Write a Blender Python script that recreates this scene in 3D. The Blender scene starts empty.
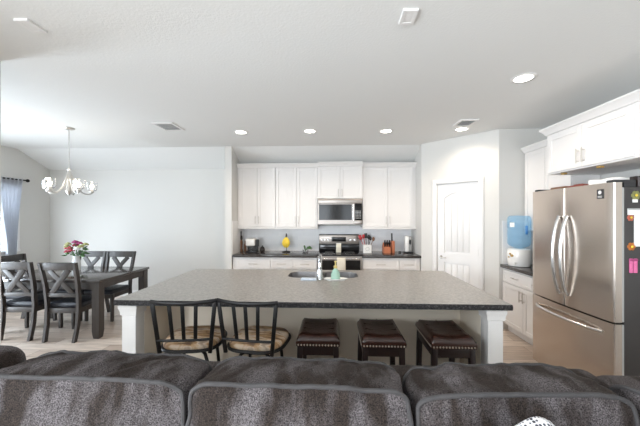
import bpy, bmesh, math, random
from mathutils import Vector, Matrix, noise as mnoise
random.seed(7)
PI = math.pi
S = bpy.context.scene
COL = S.collection

# ------------------------------------------------------------------ camera
FP, HOR, YAW, CH = 300.0, 217.0, math.radians(2.48), 1.57
cd = bpy.data.cameras.new('camera'); cam = bpy.data.objects.new('camera', cd); COL.objects.link(cam)
cd.sensor_width = 36.0; cd.lens = FP/640*36.0; cd.shift_y = (HOR-213.0)/640.0
cd.clip_start = 0.02
cam.location = (0, 0, CH); cam.rotation_euler = (PI/2, 0, YAW)
S.camera = cam
# ------------------------------------------------------------------ world, daylight, exposure
w = bpy.data.worlds.new('world'); S.world = w; w.use_nodes = True
w.node_tree.nodes['Background'].inputs[0].default_value = (0.80, 0.90, 1.0, 1)
w.node_tree.nodes['Background'].inputs[1].default_value = 2.2
S.view_settings.view_transform = 'Standard'; S.view_settings.look = 'None'
S.view_settings.gamma = 1.0; S.view_settings.use_curve_mapping = False
S.view_settings.exposure = 0.25
S.cycles.use_denoising = True
S.cycles.max_bounces = 10; S.cycles.diffuse_bounces = 6; S.cycles.glossy_bounces = 4
S.cycles.transmission_bounces = 8; S.cycles.transparent_max_bounces = 8
S.cycles.sample_clamp_indirect = 6.0
S.cycles.caustics_reflective = False; S.cycles.caustics_refractive = False

def area_light(name, loc, rot, sx, sy, power, col):
    l = bpy.data.lights.new(name, 'AREA'); l.shape = 'RECTANGLE'; l.size = sx; l.size_y = sy
    l.energy = power; l.color = col
    o = bpy.data.objects.new(name, l); COL.objects.link(o); o.location = loc; o.rotation_euler = rot
    return o
# daylight entering through the dining windows (left wall) and the living room windows (behind the camera)
DINING_DAY, REAR_DAY, LEFT_DAY, DOWN = 150, 105, 245, 4.6
area_light('daylight_dining', (-5.74, 4.35, 1.57), (0, -PI/2, 0), 1.20, 1.70, DINING_DAY*0.6, (0.78, 0.89, 1.0))
area_light('daylight_patio', (-5.74, 2.85, 1.15), (0, -PI/2, 0), 2.00, 0.84, DINING_DAY*0.8, (0.78, 0.89, 1.0))
area_light('daylight_rear', (-1.2, -3.66, 1.45), (PI/2, 0, 0), 2.2, 1.60, REAR_DAY*0.65, (0.87, 0.94, 1.0))
area_light('daylight_rear', (1.5, -3.66, 1.45), (PI/2, 0, 0), 2.2, 1.60, REAR_DAY*0.35, (0.87, 0.94, 1.0))
area_light('daylight_living', (-2.70, -1.30, 1.42), (0, -PI/2, 0), 1.66, 2.40, LEFT_DAY, (0.87, 0.94, 1.0))

# ------------------------------------------------------------------ pixel helpers (640x426)
CA, SA = math.cos(YAW), math.sin(YAW)
def ray(px, py):
    u = (px-320)/FP; v = (HOR-py)/FP
    return Vector((u*CA-SA, u*SA+CA, v))
def X_at(px, Y):
    d = ray(px, 0); return d.x/d.y*Y
def at_z(px, py, z):
    d = ray(px, py); t = (z-CH)/d.z; return Vector((d.x*t, d.y*t, z))

# ------------------------------------------------------------------ materials
MATS = {}
def mat(name, col, rough=0.5, metal=0.0, bump=None, vary=None, spec=None, **kw):
    m = bpy.data.materials.new(name); m.use_nodes = True
    nt = m.node_tree; b = nt.nodes['Principled BSDF']
    b.inputs['Base Color'].default_value = (*col, 1); b.inputs['Roughness'].default_value = rough
    b.inputs['Metallic'].default_value = metal
    if spec is not None: b.inputs['Specular IOR Level'].default_value = spec
    for k, v in kw.items(): b.inputs[k.replace('_', ' ')].default_value = v
    tc = nt.nodes.new('ShaderNodeTexCoord')
    if vary:                     # (scale, amount, stretch)
        sc, am, st = vary
        mp = nt.nodes.new('ShaderNodeMapping'); mp.inputs['Scale'].default_value = st
        n = nt.nodes.new('ShaderNodeTexNoise'); n.inputs['Scale'].default_value = sc; n.inputs['Detail'].default_value = 5
        r = nt.nodes.new('ShaderNodeMixRGB'); r.inputs[1].default_value = (*[max(0, c*(1-am)) for c in col], 1)
        r.inputs[2].default_value = (*[min(1, c*(1+am)) for c in col], 1)
        nt.links.new(tc.outputs['Object'], mp.inputs[0]); nt.links.new(mp.outputs[0], n.inputs['Vector'])
        nt.links.new(n.outputs[0], r.inputs[0]); nt.links.new(r.outputs[0], b.inputs['Base Color'])
    if bump:                     # (scale, strength)
        n2 = nt.nodes.new('ShaderNodeTexNoise'); n2.inputs['Scale'].default_value = bump[0]; n2.inputs['Detail'].default_value = 4
        bp = nt.nodes.new('ShaderNodeBump'); bp.inputs['Strength'].default_value = bump[1]; bp.inputs['Distance'].default_value = 0.02
        nt.links.new(tc.outputs['Object'], n2.inputs['Vector']); nt.links.new(n2.outputs[0], bp.inputs['Height'])
        nt.links.new(bp.outputs[0], b.inputs['Normal'])
    MATS[name] = m
    return m
def emit(name, col, strength):
    m = bpy.data.materials.new(name); m.use_nodes = True; b = m.node_tree.nodes['Principled BSDF']
    b.inputs['Base Color'].default_value = (*col, 1); b.inputs['Emission Color'].default_value = (*col, 1)
    b.inputs['Emission Strength'].default_value = strength
    return m
def ramp_mat(m, fac_socket, stops):
    nt = m.node_tree; r = nt.nodes.new('ShaderNodeValToRGB'); e = r.color_ramp.elements
    while len(e) < len(stops): e.new(0.5)
    for k, (p, c) in enumerate(stops): e[k].position = p; e[k].color = (*c, 1)
    nt.links.new(fac_socket, r.inputs[0]); nt.links.new(r.outputs[0], nt.nodes['Principled BSDF'].inputs['Base Color'])
    return r

M_WALL = mat('wall_paint', (0.655, 0.645, 0.62), 0.85, bump=(90, 0.06), vary=(1.2, 0.02, (1, 1, 1)))
M_CEIL = mat('ceiling_paint', (0.76, 0.765, 0.755), 0.9, bump=(60, 0.12))
M_TRIM = mat('white_trim', (0.78, 0.77, 0.76), 0.4, vary=(2, 0.015, (1, 1, 1)))
M_CAB = mat('white_cabinet_paint', (0.77, 0.75, 0.735), 0.38, vary=(3, 0.015, (1, 1, 1)))
M_NICKEL = mat('brushed_nickel', (0.55, 0.52, 0.48), 0.32, 1.0, bump=(200, 0.02))
M_STEEL = mat('stainless_steel', (0.64, 0.57, 0.51), 0.25, 1.0, vary=(3, 0.06, (60, 60, 0.6)))
M_STEELD = mat('dark_stainless_steel', (0.36, 0.325, 0.30), 0.36, 1.0, vary=(3, 0.06, (0.6, 60, 60)))
M_STEELG = mat('stainless_handle', (0.60, 0.59, 0.58), 0.22, 1.0, vary=(4, 0.05, (1, 1, 1)))
M_DOORGREY = mat('grey_door_side', (0.42, 0.42, 0.41), 0.45, 0.3, vary=(5, 0.03, (1, 1, 1)))
M_FBODY = mat('charcoal_fridge_side', (0.040, 0.036, 0.035), 0.45, bump=(300, 0.08), vary=(8, 0.1, (1, 1, 1)))
M_BLACKG = mat('black_glass', (0.010, 0.010, 0.011), 0.10, spec=0.3, vary=(3, 0.1, (1, 1, 1)))
M_BLACKP = mat('black_plastic', (0.02, 0.02, 0.022), 0.4, vary=(9, 0.1, (1, 1, 1)))
M_IRON = mat('black_iron', (0.010, 0.009, 0.009), 0.42, 0.4, bump=(120, 0.1), vary=(20, 0.2, (1, 1, 1)))
M_CHROME = mat('chrome', (0.55, 0.56, 0.57), 0.18, 1.0, vary=(3, 0.03, (1, 1, 1)))
M_BASIN = mat('brushed_basin_steel', (0.30, 0.29, 0.29), 0.38, 1.0, vary=(3, 0.06, (1, 30, 1)))
M_LEATHER = mat('dark_brown_leather', (0.034, 0.013, 0.009), 0.25, bump=(160, 0.12), vary=(14, 0.5, (1, 1, 1)))
M_ESPRESSO = mat('espresso_wood', (0.013, 0.006, 0.005), 0.38, vary=(6, 0.4, (8, 8, 1)), bump=(60, 0.05))
M_BRASS = mat('antique_nailhead', (0.68, 0.62, 0.55), 0.3, 1.0, vary=(30, 0.1, (1, 1, 1)))
M_GREYWOOD = mat('weathered_grey_wood', (0.040, 0.032, 0.028), 0.45, vary=(4, 0.45, (14, 14, 1.5)), bump=(40, 0.12))
M_GREYTOP = mat('weathered_grey_tabletop', (0.050, 0.042, 0.039), 0.15, spec=0.8, vary=(4, 0.4, (1.5, 14, 14)), bump=(40, 0.06))
M_NAVY = mat('dark_navy_upholstery', (0.010, 0.012, 0.020), 0.42, bump=(220, 0.25), vary=(12, 0.25, (1, 1, 1)))
M_ISL = mat('island_greige_paint', (0.75, 0.67, 0.56), 0.75, bump=(70, 0.08), vary=(3, 0.03, (1, 1, 1)))
M_WHITEP = mat('white_glaze', (0.84, 0.83, 0.81), 0.2, vary=(6, 0.02, (1, 1, 1)))
M_PAPER = mat('white_paper', (0.82, 0.81, 0.79), 0.8, vary=(12, 0.03, (1, 1, 1)))
M_RED = mat('red_silicone', (0.42, 0.025, 0.03), 0.4, vary=(12, 0.2, (1, 1, 1)))
M_ORANGEW = mat('orange_wood', (0.50, 0.16, 0.07), 0.45, vary=(5, 0.25, (12, 12, 1)))
M_BROWN = mat('brown_wood', (0.17, 0.075, 0.035), 0.45, vary=(5, 0.3, (10, 10, 1)))
M_BRICK = mat('brick_red_cloth', (0.22, 0.06, 0.045), 0.85, bump=(150, 0.3), vary=(20, 0.2, (1, 1, 1)))
M_YELLOW = mat('banana_yellow', (0.85, 0.62, 0.06), 0.5, vary=(10, 0.12, (1, 1, 1)))
M_GREEN = mat('leaf_green', (0.07, 0.17, 0.045), 0.5, vary=(18, 0.4, (1, 1, 1)))
M_PINK = mat('pink_fabric', (0.72, 0.16, 0.35), 0.7, vary=(60, 0.35, (1, 1, 1)))
M_CORAL = mat('coral_petal', (0.70, 0.20, 0.13), 0.6, vary=(30, 0.25, (1, 1, 1)))
M_ORANGE = mat('orange_petal', (0.80, 0.27, 0.06), 0.6, vary=(30, 0.3, (1, 1, 1)))
M_FLRED = mat('crimson_petal', (0.33, 0.012, 0.035), 0.6, vary=(30, 0.3, (1, 1, 1)))
M_FLPINK = mat('magenta_petal', (0.34, 0.045, 0.15), 0.6, vary=(30, 0.3, (1, 1, 1)))
M_FLCREAM = mat('cream_green_petal', (0.38, 0.38, 0.15), 0.6, vary=(30, 0.3, (1, 1, 1)))
M_TOWEL = mat('cream_towel', (0.80, 0.75, 0.63), 0.9, bump=(200, 0.4), vary=(20, 0.06, (1, 1, 1)))
M_SOAPC = mat('sage_soap_bottle', (0.36, 0.55, 0.45), 0.2, vary=(6, 0.1, (1, 1, 1)))
M_PUMP = mat('mustard_pump', (0.58, 0.46, 0.16), 0.35, vary=(6, 0.1, (1, 1, 1)))
M_BLUEC = mat('pale_blue_cloth', (0.66, 0.72, 0.80), 0.9, bump=(200, 0.3), vary=(9, 0.05, (1, 1, 1)))
M_GREYR = mat('grey_rosy_welt', (0.045, 0.042, 0.043), 0.8, bump=(300, 0.3), vary=(30, 0.25, (1, 1, 1)))
M_CURT = mat('sheer_grey_curtain', (0.62, 0.63, 0.66), 0.9, vary=(60, 0.08, (1, 1, 0.2)))
M_GOLD = mat('gold_painted_motif', (0.42, 0.27, 0.08), 0.4, vary=(40, 0.4, (1, 1, 1)))
M_GROUT = mat('vent_dark_interior', (0.05, 0.05, 0.05), 0.9, vary=(5, 0.1, (1, 1, 1)))
M_CANOPY = mat('chandelier_nickel', (0.60, 0.59, 0.57), 0.3, 0.85, vary=(9, 0.04, (1, 1, 1)))
M_VASE = mat('white_vase_glaze', (0.80, 0.82, 0.83), 0.15, vary=(5, 0.03, (1, 1, 1)))
M_GLOW = emit('downlight_lens', (1.0, 0.93, 0.84), 14)
M_BULB = emit('chandelier_bulb_glow', (1.0, 0.90, 0.76), 9)
def clear_tint(name, col, tcol, fac, rough=0.12):
    m = mat(name, col, rough); nt = m.node_tree; b = nt.nodes['Principled BSDF']
    tr = nt.nodes.new('ShaderNodeBsdfTransparent'); tr.inputs[0].default_value = (*tcol, 1)
    mx = nt.nodes.new('ShaderNodeMixShader'); mx.inputs[0].default_value = fac
    nt.links.new(tr.outputs[0], mx.inputs[1]); nt.links.new(b.outputs[0], mx.inputs[2]); nt.links.new(mx.outputs[0], nt.nodes['Material Output'].inputs[0])
    return m
def glass(name, col, rough=0.02, ior=1.45):
    m = mat(name, col, rough); b = m.node_tree.nodes['Principled BSDF']
    b.inputs['Transmission Weight'].default_value = 1.0; b.inputs['IOR'].default_value = ior
    return m
M_GLASS = glass('clear_glass', (0.97, 0.97, 0.97))
M_PANE = glass('window_pane_glass', (0.97, 0.98, 1.0), 0.0, 1.05)
M_WATER = clear_tint('blue_water_bottle', (0.50, 0.72, 0.88), (0.78, 0.91, 1.0), 0.25)

# floor: staggered pale wood planks running along X
M_FLOOR = mat('pale_wood_planks', (0.5, 0.4, 0.32), 0.34)
def floor_nodes():
    nt = M_FLOOR.node_tree; b = nt.nodes['Principled BSDF']
    tc = nt.nodes.new('ShaderNodeTexCoord')
    br = nt.nodes.new('ShaderNodeTexBrick'); br.offset = 0.37
    for k, v in dict(Scale=1.0).items(): br.inputs[k].default_value = v
    br.inputs['Mortar Size'].default_value = 0.003; br.inputs['Brick Width'].default_value = 1.15; br.inputs['Row Height'].default_value = 0.17
    br.inputs['Color1'].default_value = (0.62, 0.545, 0.48, 1); br.inputs['Color2'].default_value = (0.43, 0.35, 0.29, 1)
    br.inputs['Mortar'].default_value = (0.19, 0.14, 0.11, 1)
    mp = nt.nodes.new('ShaderNodeMapping'); mp.inputs['Scale'].default_value = (1.6, 22, 1)
    n = nt.nodes.new('ShaderNodeTexNoise'); n.inputs['Scale'].default_value = 2.2; n.inputs['Detail'].default_value = 7
    mx = nt.nodes.new('ShaderNodeMixRGB'); mx.blend_type = 'MULTIPLY'; mx.inputs[0].default_value = 0.75
    rp = nt.nodes.new('ShaderNodeValToRGB'); rp.color_ramp.elements[0].position = 0.3; rp.color_ramp.elements[0].color = (0.62, 0.58, 0.55, 1)
    rp.color_ramp.elements[1].position = 0.62; rp.color_ramp.elements[1].color = (1.15, 1.12, 1.1, 1)
    nt.links.new(tc.outputs['Object'], br.inputs['Vector']); nt.links.new(tc.outputs['Object'], mp.inputs[0])
    nt.links.new(mp.outputs[0], n.inputs['Vector']); nt.links.new(n.outputs[0], rp.inputs[0])
    nt.links.new(br.outputs['Color'], mx.inputs[1]); nt.links.new(rp.outputs[0], mx.inputs[2])
    nt.links.new(mx.outputs[0], b.inputs['Base Color'])
    bp = nt.nodes.new('ShaderNodeBump'); bp.inputs['Strength'].default_value = 0.15; bp.inputs['Distance'].default_value = 0.004
    nt.links.new(n.outputs[0], bp.inputs['Height']); nt.links.new(bp.outputs[0], b.inputs['Normal'])
floor_nodes()
def speckle(name, rough, stops, scale=55, bump=0.08, spec=0.5):
    m = mat(name, (0.2, 0.18, 0.16), rough, spec=spec); nt = m.node_tree; b = nt.nodes['Principled BSDF']
    tc = nt.nodes.new('ShaderNodeTexCoord')
    n = nt.nodes.new('ShaderNodeTexNoise'); n.inputs['Scale'].default_value = scale; n.inputs['Detail'].default_value = 8; n.inputs['Roughness'].default_value = 0.75
    nt.links.new(tc.outputs['Object'], n.inputs['Vector'])
    ramp_mat(m, n.outputs[0], stops)
    bp = nt.nodes.new('ShaderNodeBump'); bp.inputs['Strength'].default_value = bump; bp.inputs['Distance'].default_value = 0.01
    nt.links.new(n.outputs[0], bp.inputs['Height']); nt.links.new(bp.outputs[0], b.inputs['Normal'])
    return m
M_GRAN = speckle('island_granite', 0.30, [(0.30, (0.14, 0.13, 0.12)), (0.45, (0.23, 0.213, 0.193)), (0.56, (0.32, 0.297, 0.27)), (0.70, (0.42, 0.39, 0.355))], 42, 0.05, 0.6)
M_GRANE = speckle('shaded_granite_edge', 0.65, [(0.36, (0.008, 0.008, 0.010)), (0.52, (0.022, 0.021, 0.022)), (0.64, (0.12, 0.11, 0.11))], 60, 0.6, 0.3)  # same stone as the top, darkened because the edge faces away from light
M_GRANB = speckle('dark_counter_granite', 0.16, [(0.35, (0.015, 0.014, 0.014)), (0.55, (0.045, 0.040, 0.037)), (0.70, (0.18, 0.16, 0.15))], 60, 0.02)
M_SPLASH = mat('backsplash_tile', (0.62, 0.64, 0.68), 0.25)
def splash_nodes():
    nt = M_SPLASH.node_tree; b = nt.nodes['Principled BSDF']; tc = nt.nodes.new('ShaderNodeTexCoord')
    mp = nt.nodes.new('ShaderNodeMapping'); mp.inputs['Rotation'].default_value = (PI/2, 0, 0)
    br = nt.nodes.new('ShaderNodeTexBrick'); br.inputs['Scale'].default_value = 1
    br.inputs['Brick Width'].default_value = 0.15; br.inputs['Row Height'].default_value = 0.075; br.inputs['Mortar Size'].default_value = 0.0025
    br.inputs['Color1'].default_value = (0.82, 0.82, 0.83, 1); br.inputs['Color2'].default_value = (0.77, 0.775, 0.79, 1)
    br.inputs['Mortar'].default_value = (0.82, 0.82, 0.82, 1)
    nt.links.new(tc.outputs['Object'], mp.inputs[0]); nt.links.new(mp.outputs[0], br.inputs['Vector'])
    nt.links.new(br.outputs['Color'], b.inputs['Base Color'])
splash_nodes()
# sofa chenille: charcoal-brown; painted streaks give worn sheen, fold highlights and brown shadows
M_SOFA = mat('charcoal_chenille', (0.06, 0.055, 0.055), 0.85)
def sofa_nodes():
    nt = M_SOFA.node_tree; b = nt.nodes['Principled BSDF']; tc = nt.nodes.new('ShaderNodeTexCoord')
    n1 = nt.nodes.new('ShaderNodeTexNoise'); n1.inputs['Scale'].default_value = 260; n1.inputs['Detail'].default_value = 3
    mp = nt.nodes.new('ShaderNodeMapping'); mp.inputs['Scale'].default_value = (11, 4, 4); mp.inputs['Rotation'].default_value = (0, 0, 0.25)
    n2 = nt.nodes.new('ShaderNodeTexNoise'); n2.inputs['Scale'].default_value = 1.0; n2.inputs['Detail'].default_value = 4
    r1 = nt.nodes.new('ShaderNodeValToRGB'); r1.color_ramp.elements[0].position = 0.33; r1.color_ramp.elements[0].color = (0.008, 0.0065, 0.006, 1)
    r1.color_ramp.elements[1].position = 0.70; r1.color_ramp.elements[1].color = (0.105, 0.095, 0.096, 1)
    r2 = nt.nodes.new('ShaderNodeValToRGB'); r2.color_ramp.elements[0].position = 0.43; r2.color_ramp.elements[0].color = (0.42, 0.33, 0.27, 1)
    r2.color_ramp.elements[1].position = 0.60; r2.color_ramp.elements[1].color = (1.5, 1.48, 1.52, 1)
    mx = nt.nodes.new('ShaderNodeMixRGB'); mx.blend_type = 'MULTIPLY'; mx.inputs[0].default_value = 1
    nt.links.new(tc.outputs['Object'], n1.inputs['Vector']); nt.links.new(tc.outputs['Object'], mp.inputs[0]); nt.links.new(mp.outputs[0], n2.inputs['Vector'])
    nt.links.new(n1.outputs[0], r1.inputs[0]); nt.links.new(n2.outputs[0], r2.inputs[0])
    nt.links.new(r1.outputs[0], mx.inputs[1]); nt.links.new(r2.outputs[0], mx.inputs[2]); nt.links.new(mx.outputs[0], b.inputs['Base Color'])
    bp = nt.nodes.new('ShaderNodeBump'); bp.inputs['Strength'].default_value = 0.5; bp.inputs['Distance'].default_value = 0.004
    nt.links.new(n1.outputs[0], bp.inputs['Height']); nt.links.new(bp.outputs[0], b.inputs['Normal'])
    b.inputs['Specular IOR Level'].default_value = 0.25
sofa_nodes()
# bar stool cushion: beige / tan / brown streaked fabric
M_STREAK = mat('streaked_tan_fabric', (0.4, 0.3, 0.2), 0.8)
def streak_nodes():
    nt = M_STREAK.node_tree; tc = nt.nodes.new('ShaderNodeTexCoord'); mp = nt.nodes.new('ShaderNodeMapping')
    mp.inputs['Scale'].default_value = (5, 16, 5); mp.inputs['Rotation'].default_value = (0, 0, 0.5)
    n = nt.nodes.new('ShaderNodeTexNoise'); n.inputs['Scale'].default_value = 1.3; n.inputs['Detail'].default_value = 4; n.inputs['Distortion'].default_value = 0.6
    nt.links.new(tc.outputs['Object'], mp.inputs[0]); nt.links.new(mp.outputs[0], n.inputs['Vector'])
    ramp_mat(M_STREAK, n.outputs[0], [(0.36, (0.13, 0.075, 0.045)), (0.46, (0.42, 0.25, 0.12)), (0.55, (0.62, 0.50, 0.38)), (0.66, (0.33, 0.24, 0.18))])
streak_nodes()
# dotted white pillow
M_DOT = mat('white_dotted_fabric', (0.8, 0.8, 0.8), 0.9)
def dot_nodes():
    nt = M_DOT.node_tree; tc = nt.nodes.new('ShaderNodeTexCoord')
    v = nt.nodes.new('ShaderNodeTexVoronoi'); v.inputs['Scale'].default_value = 95; v.inputs['Randomness'].default_value = 0.25
    nt.links.new(tc.outputs['Object'], v.inputs['Vector'])
    ramp_mat(M_DOT, v.outputs['Distance'], [(0.34, (0.04, 0.04, 0.05)), (0.46, (0.72, 0.72, 0.75))])
dot_nodes()

# ------------------------------------------------------------------ mesh helpers
def BM(): return bmesh.new()
def rbox(bm, x0, x1, y0, y1, z0, z1, r=0.0, seg=2, M=None):
    ret = bmesh.ops.create_cube(bm, size=1.0); vs = ret['verts']
    for v in vs:
        v.co = Vector(((x0+x1)/2+v.co.x*(x1-x0), (y0+y1)/2+v.co.y*(y1-y0), (z0+z1)/2+v.co.z*(z1-z0)))
    if r > 0:
        r = min(r, 0.49*min(x1-x0, y1-y0, z1-z0))
        es = list({e for v in vs for e in v.link_edges})
        out = bmesh.ops.bevel(bm, geom=es, offset=r, segments=seg, profile=0.5, affect='EDGES')
        vs = list({v for f in out['faces'] for v in f.verts} | {v for v in vs if v.is_valid})
    if M is not None:
        for v in vs: v.co = M @ v.co
    return vs
def tube(bm, pts, r, n=10, closed=False, cap=True, flat=None):
    pts = [Vector(p) for p in pts]; N = len(pts)
    rad = r if isinstance(r, (list, tuple)) else [r]*N
    rings = []; up = None
    for i, p in enumerate(pts):
        if closed: t = pts[(i+1) % N]-pts[i-1]
        else: t = pts[min(i+1, N-1)]-pts[max(i-1, 0)]
        t.normalize()
        if up is None: up = Vector((0, 0, 1)) if abs(t.z) < 0.9 else Vector((1, 0, 0))
        a = up-t*up.dot(t)
        if a.length < 1e-6: a = t.orthogonal()
        a.normalize(); b = t.cross(a); up = a
        fa, fb = flat if flat else (1, 1)
        rings.append([bm.verts.new(p+(a*math.cos(2*PI*k/n)*fa+b*math.sin(2*PI*k/n)*fb)*rad[i]) for k in range(n)])
    for i in range(N if closed else N-1):
        A, B = rings[i], rings[(i+1) % N]
        for k in range(n): bm.faces.new((A[k], A[(k+1) % n], B[(k+1) % n], B[k]))
    if cap and not closed:
        bm.faces.new(rings[0][::-1]); bm.faces.new(rings[-1])
def lathe(bm, prof, c=(0, 0, 0), n=24, M=None, cap=True):
    c = Vector(c); rings = []
    for r, z in prof:
        rings.append([bm.verts.new(Vector((r*math.cos(2*PI*k/n), r*math.sin(2*PI*k/n), z))+c) for k in range(n)])
    for A, B in zip(rings, rings[1:]):
        for k in range(n): bm.faces.new((A[k], A[(k+1) % n], B[(k+1) % n], B[k]))
    if cap:
        bm.faces.new(rings[0][::-1]); bm.faces.new(rings[-1])
    if M is not None:
        for R in rings:
            for v in R: v.co = M @ v.co
def cyl(bm, p0, p1, r, n=16): tube(bm, [p0, p1], r, n)
def ball(bm, c, r, sub=2, sc=(1, 1, 1)):
    ret = bmesh.ops.create_icosphere(bm, subdivisions=sub, radius=r)
    for v in ret['verts']: v.co = Vector((v.co.x*sc[0], v.co.y*sc[1], v.co.z*sc[2]))+Vector(c)
    return ret['verts']
def plate(bm, outer, holes, f0, f1):
    """polygon with holes; f0/f1 map a 2D point to its front/back 3D place"""
    loops = [outer]+holes; es = []; pairs = []
    for L in loops:
        vs = [bm.verts.new(f0(*p)) for p in L]
        for i in range(len(vs)): es.append(bm.edges.new((vs[i], vs[(i+1) % len(vs)])))
    ret = bmesh.ops.triangle_fill(bm, edges=es, use_beauty=True, use_dissolve=False)
    fs = [g for g in ret['geom'] if isinstance(g, bmesh.types.BMFace)]
    d = Vector(f1(0, 0))-Vector(f0(0, 0))
    ext = bmesh.ops.extrude_face_region(bm, geom=fs)
    for g in ext['geom']:
        if isinstance(g, bmesh.types.BMVert): g.co += d
    bm.normal_update()
def board(bm, p0, p1, wdt, th, nrm, r=0.004):
    p0, p1, nrm = Vector(p0), Vector(p1), Vector(nrm).normalized()
    t = (p1-p0); L = t.length; t.normalize(); nrm = (nrm-t*nrm.dot(t)).normalized(); s = t.cross(nrm)
    M = Matrix((( s.x, nrm.x, t.x, p0.x), (s.y, nrm.y, t.y, p0.y), (s.z, nrm.z, t.z, p0.z), (0, 0, 0, 1)))
    rbox(bm, -wdt/2, wdt/2, -th/2, th/2, 0, L, r, 2, M)
def rrect(x0, x1, y0, y1, r, n=6):
    P = []
    for cx, cy, a in ((x1-r, y1-r, 0), (x0+r, y1-r, 90), (x0+r, y0+r, 180), (x1-r, y0+r, 270)):
        for k in range(n+1):
            t = math.radians(a+90*k/n); P.append((cx+r*math.cos(t), cy+r*math.sin(t)))
    return P

WM = {}
def link(o): COL.objects.link(o); return o
def thing(name, label, cat, loc=(0, 0, 0), rz=0.0, group=None):
    o = link(bpy.data.objects.new(name, None)); o.location = loc; o.rotation_euler = (0, 0, rz); o.empty_display_size = 0.1
    o['label'] = label; o['category'] = cat
    if group: o['group'] = group
    WM[o.name] = Matrix.Translation(loc) @ Matrix.Rotation(rz, 4, 'Z')
    return o
def obj(name, bm, m, parent=None, local=False, smooth=40, origin=True, label=None):
    """one mesh object; built in world space unless local (then in its parent's space)"""
    bmesh.ops.recalc_face_normals(bm, faces=bm.faces[:])
    W = Matrix()
    if parent is not None:
        W = WM[parent.name]
        if not local: bm.transform(W.inverted())
    elif origin:
        xs = [v.co for v in bm.verts]
        c = Vector(((min(v.x for v in xs)+max(v.x for v in xs))/2, (min(v.y for v in xs)+max(v.y for v in xs))/2, min(v.z for v in xs)))
        W = Matrix.Translation(c); bm.transform(W.inverted())
    me = bpy.data.meshes.new(name)
    for f in bm.faces: f.smooth = True
    bm.to_mesh(me); bm.free()
    me.materials.append(m)
    try: me.set_sharp_from_angle(angle=math.radians(smooth))
    except Exception: pass
    o = link(bpy.data.objects.new(name, me))
    if parent is not None: o.parent = parent
    elif origin: o.location = W.translation
    WM[o.name] = W.copy()
    if label: o['label'] = label
    return o
def tag(o, label, cat, group=None):
    o['label'] = label; o['category'] = cat
    if group: o['group'] = group
    return o
def struct(name, bm, m, parent=None):
    o = obj(name, bm, m, parent, origin=False) if parent is None else obj(name, bm, m, parent)
    if parent is None: o['kind'] = 'structure'
    return o
def dup(root, loc, rz, label, group=None):
    def cp(o, par):
        c = o.copy(); link(c)
        if par is not None: c.parent = par
        WM[c.name] = Matrix()
        for ch in list(kids.get(o.name, [])): cp(ch, c)
        return c
    kids = {}
    for o in list(bpy.data.objects):
        if o.parent: kids.setdefault(o.parent.name, []).append(o)
    r = cp(root, None); r.location = loc; r.rotation_euler = (0, 0, rz); r['label'] = label
    if group: r['group'] = group
    return r

# ------------------------------------------------------------------ the room
HC = 2.80                      # flat ceiling
XL, XR, YB, YREAR = -5.69, 2.97, 5.80, -3.60
XLIV, YDIN = -2.622, 2.26       # living room left wall, dining near wall
XA0, XA1 = -1.76, 1.49         # kitchen alcove
YP = 4.30                      # wall beside the fridge run
def sbox(name, m, *b):
    bm = BM(); rbox(bm, *b); return struct(name, bm, m)
sbox('floor', M_FLOOR, XL-0.1, XR+0.1, YREAR-0.1, YB+0.1, -0.08, 0.0)
sbox('ceiling', M_CEIL, XL-0.1, XR+0.1, YREAR-0.1, 5.17, HC, HC+0.1)
bm = BM()                       # sloping strip of ceiling down to the exterior wall
plate(bm, [(5.17, HC), (YB+0.1, HC-0.335), (YB+0.1, HC+0.1), (5.17, HC+0.1)], [], lambda a, b: Vector((XL-0.1, a, b)), lambda a, b: Vector((XR+0.1, a, b)))
struct('ceiling_slope', bm, M_CEIL)
sbox('wall_back', M_WALL, XL-0.1, XR+0.1, YB, YB+0.1, 0, HC)
def wall_holes(name, axis, pos, th, a0, a1, holes):
    bm = BM()
    H = [[(h[0], h[2]), (h[1], h[2]), (h[1], h[3]), (h[0], h[3])] for h in holes]
    if axis == 'x': f0 = lambda a, b: Vector((pos, a, b)); f1 = lambda a, b: Vector((pos+th, a, b))
    else: f0 = lambda a, b: Vector((a, pos, b)); f1 = lambda a, b: Vector((a, pos+th, b))
    plate(bm, [(a0, 0), (a1, 0), (a1, HC), (a0, HC)], H, f0, f1)
    return struct(name, bm, M_WALL)
wall_holes('wall_left', 'x', XL, -0.1, YDIN-0.1, YB, [(3.50, 5.20, 0.95, 2.17), (2.42, 3.28, 0.10, 2.17)])
wall_holes('wall_rear', 'y', YREAR, -0.1, XLIV-0.1, XR+0.1, [(-2.3, -0.1, 0.65, 2.25), (0.4, 2.6, 0.65, 2.25)])
wall_holes('wall_living_left', 'x', XLIV, -0.12, YREAR, YDIN, [(-2.55, -0.05, 0.55, 2.29)])
sbox('wall_dining_near', M_WALL, XL-0.1, XLIV-0.12, YDIN-0.12, YDIN, 0, HC)
sbox('wall_kitchen_left', M_WALL, XA0-0.12, XA0, 5.14, YB, 0, HC)
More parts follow.
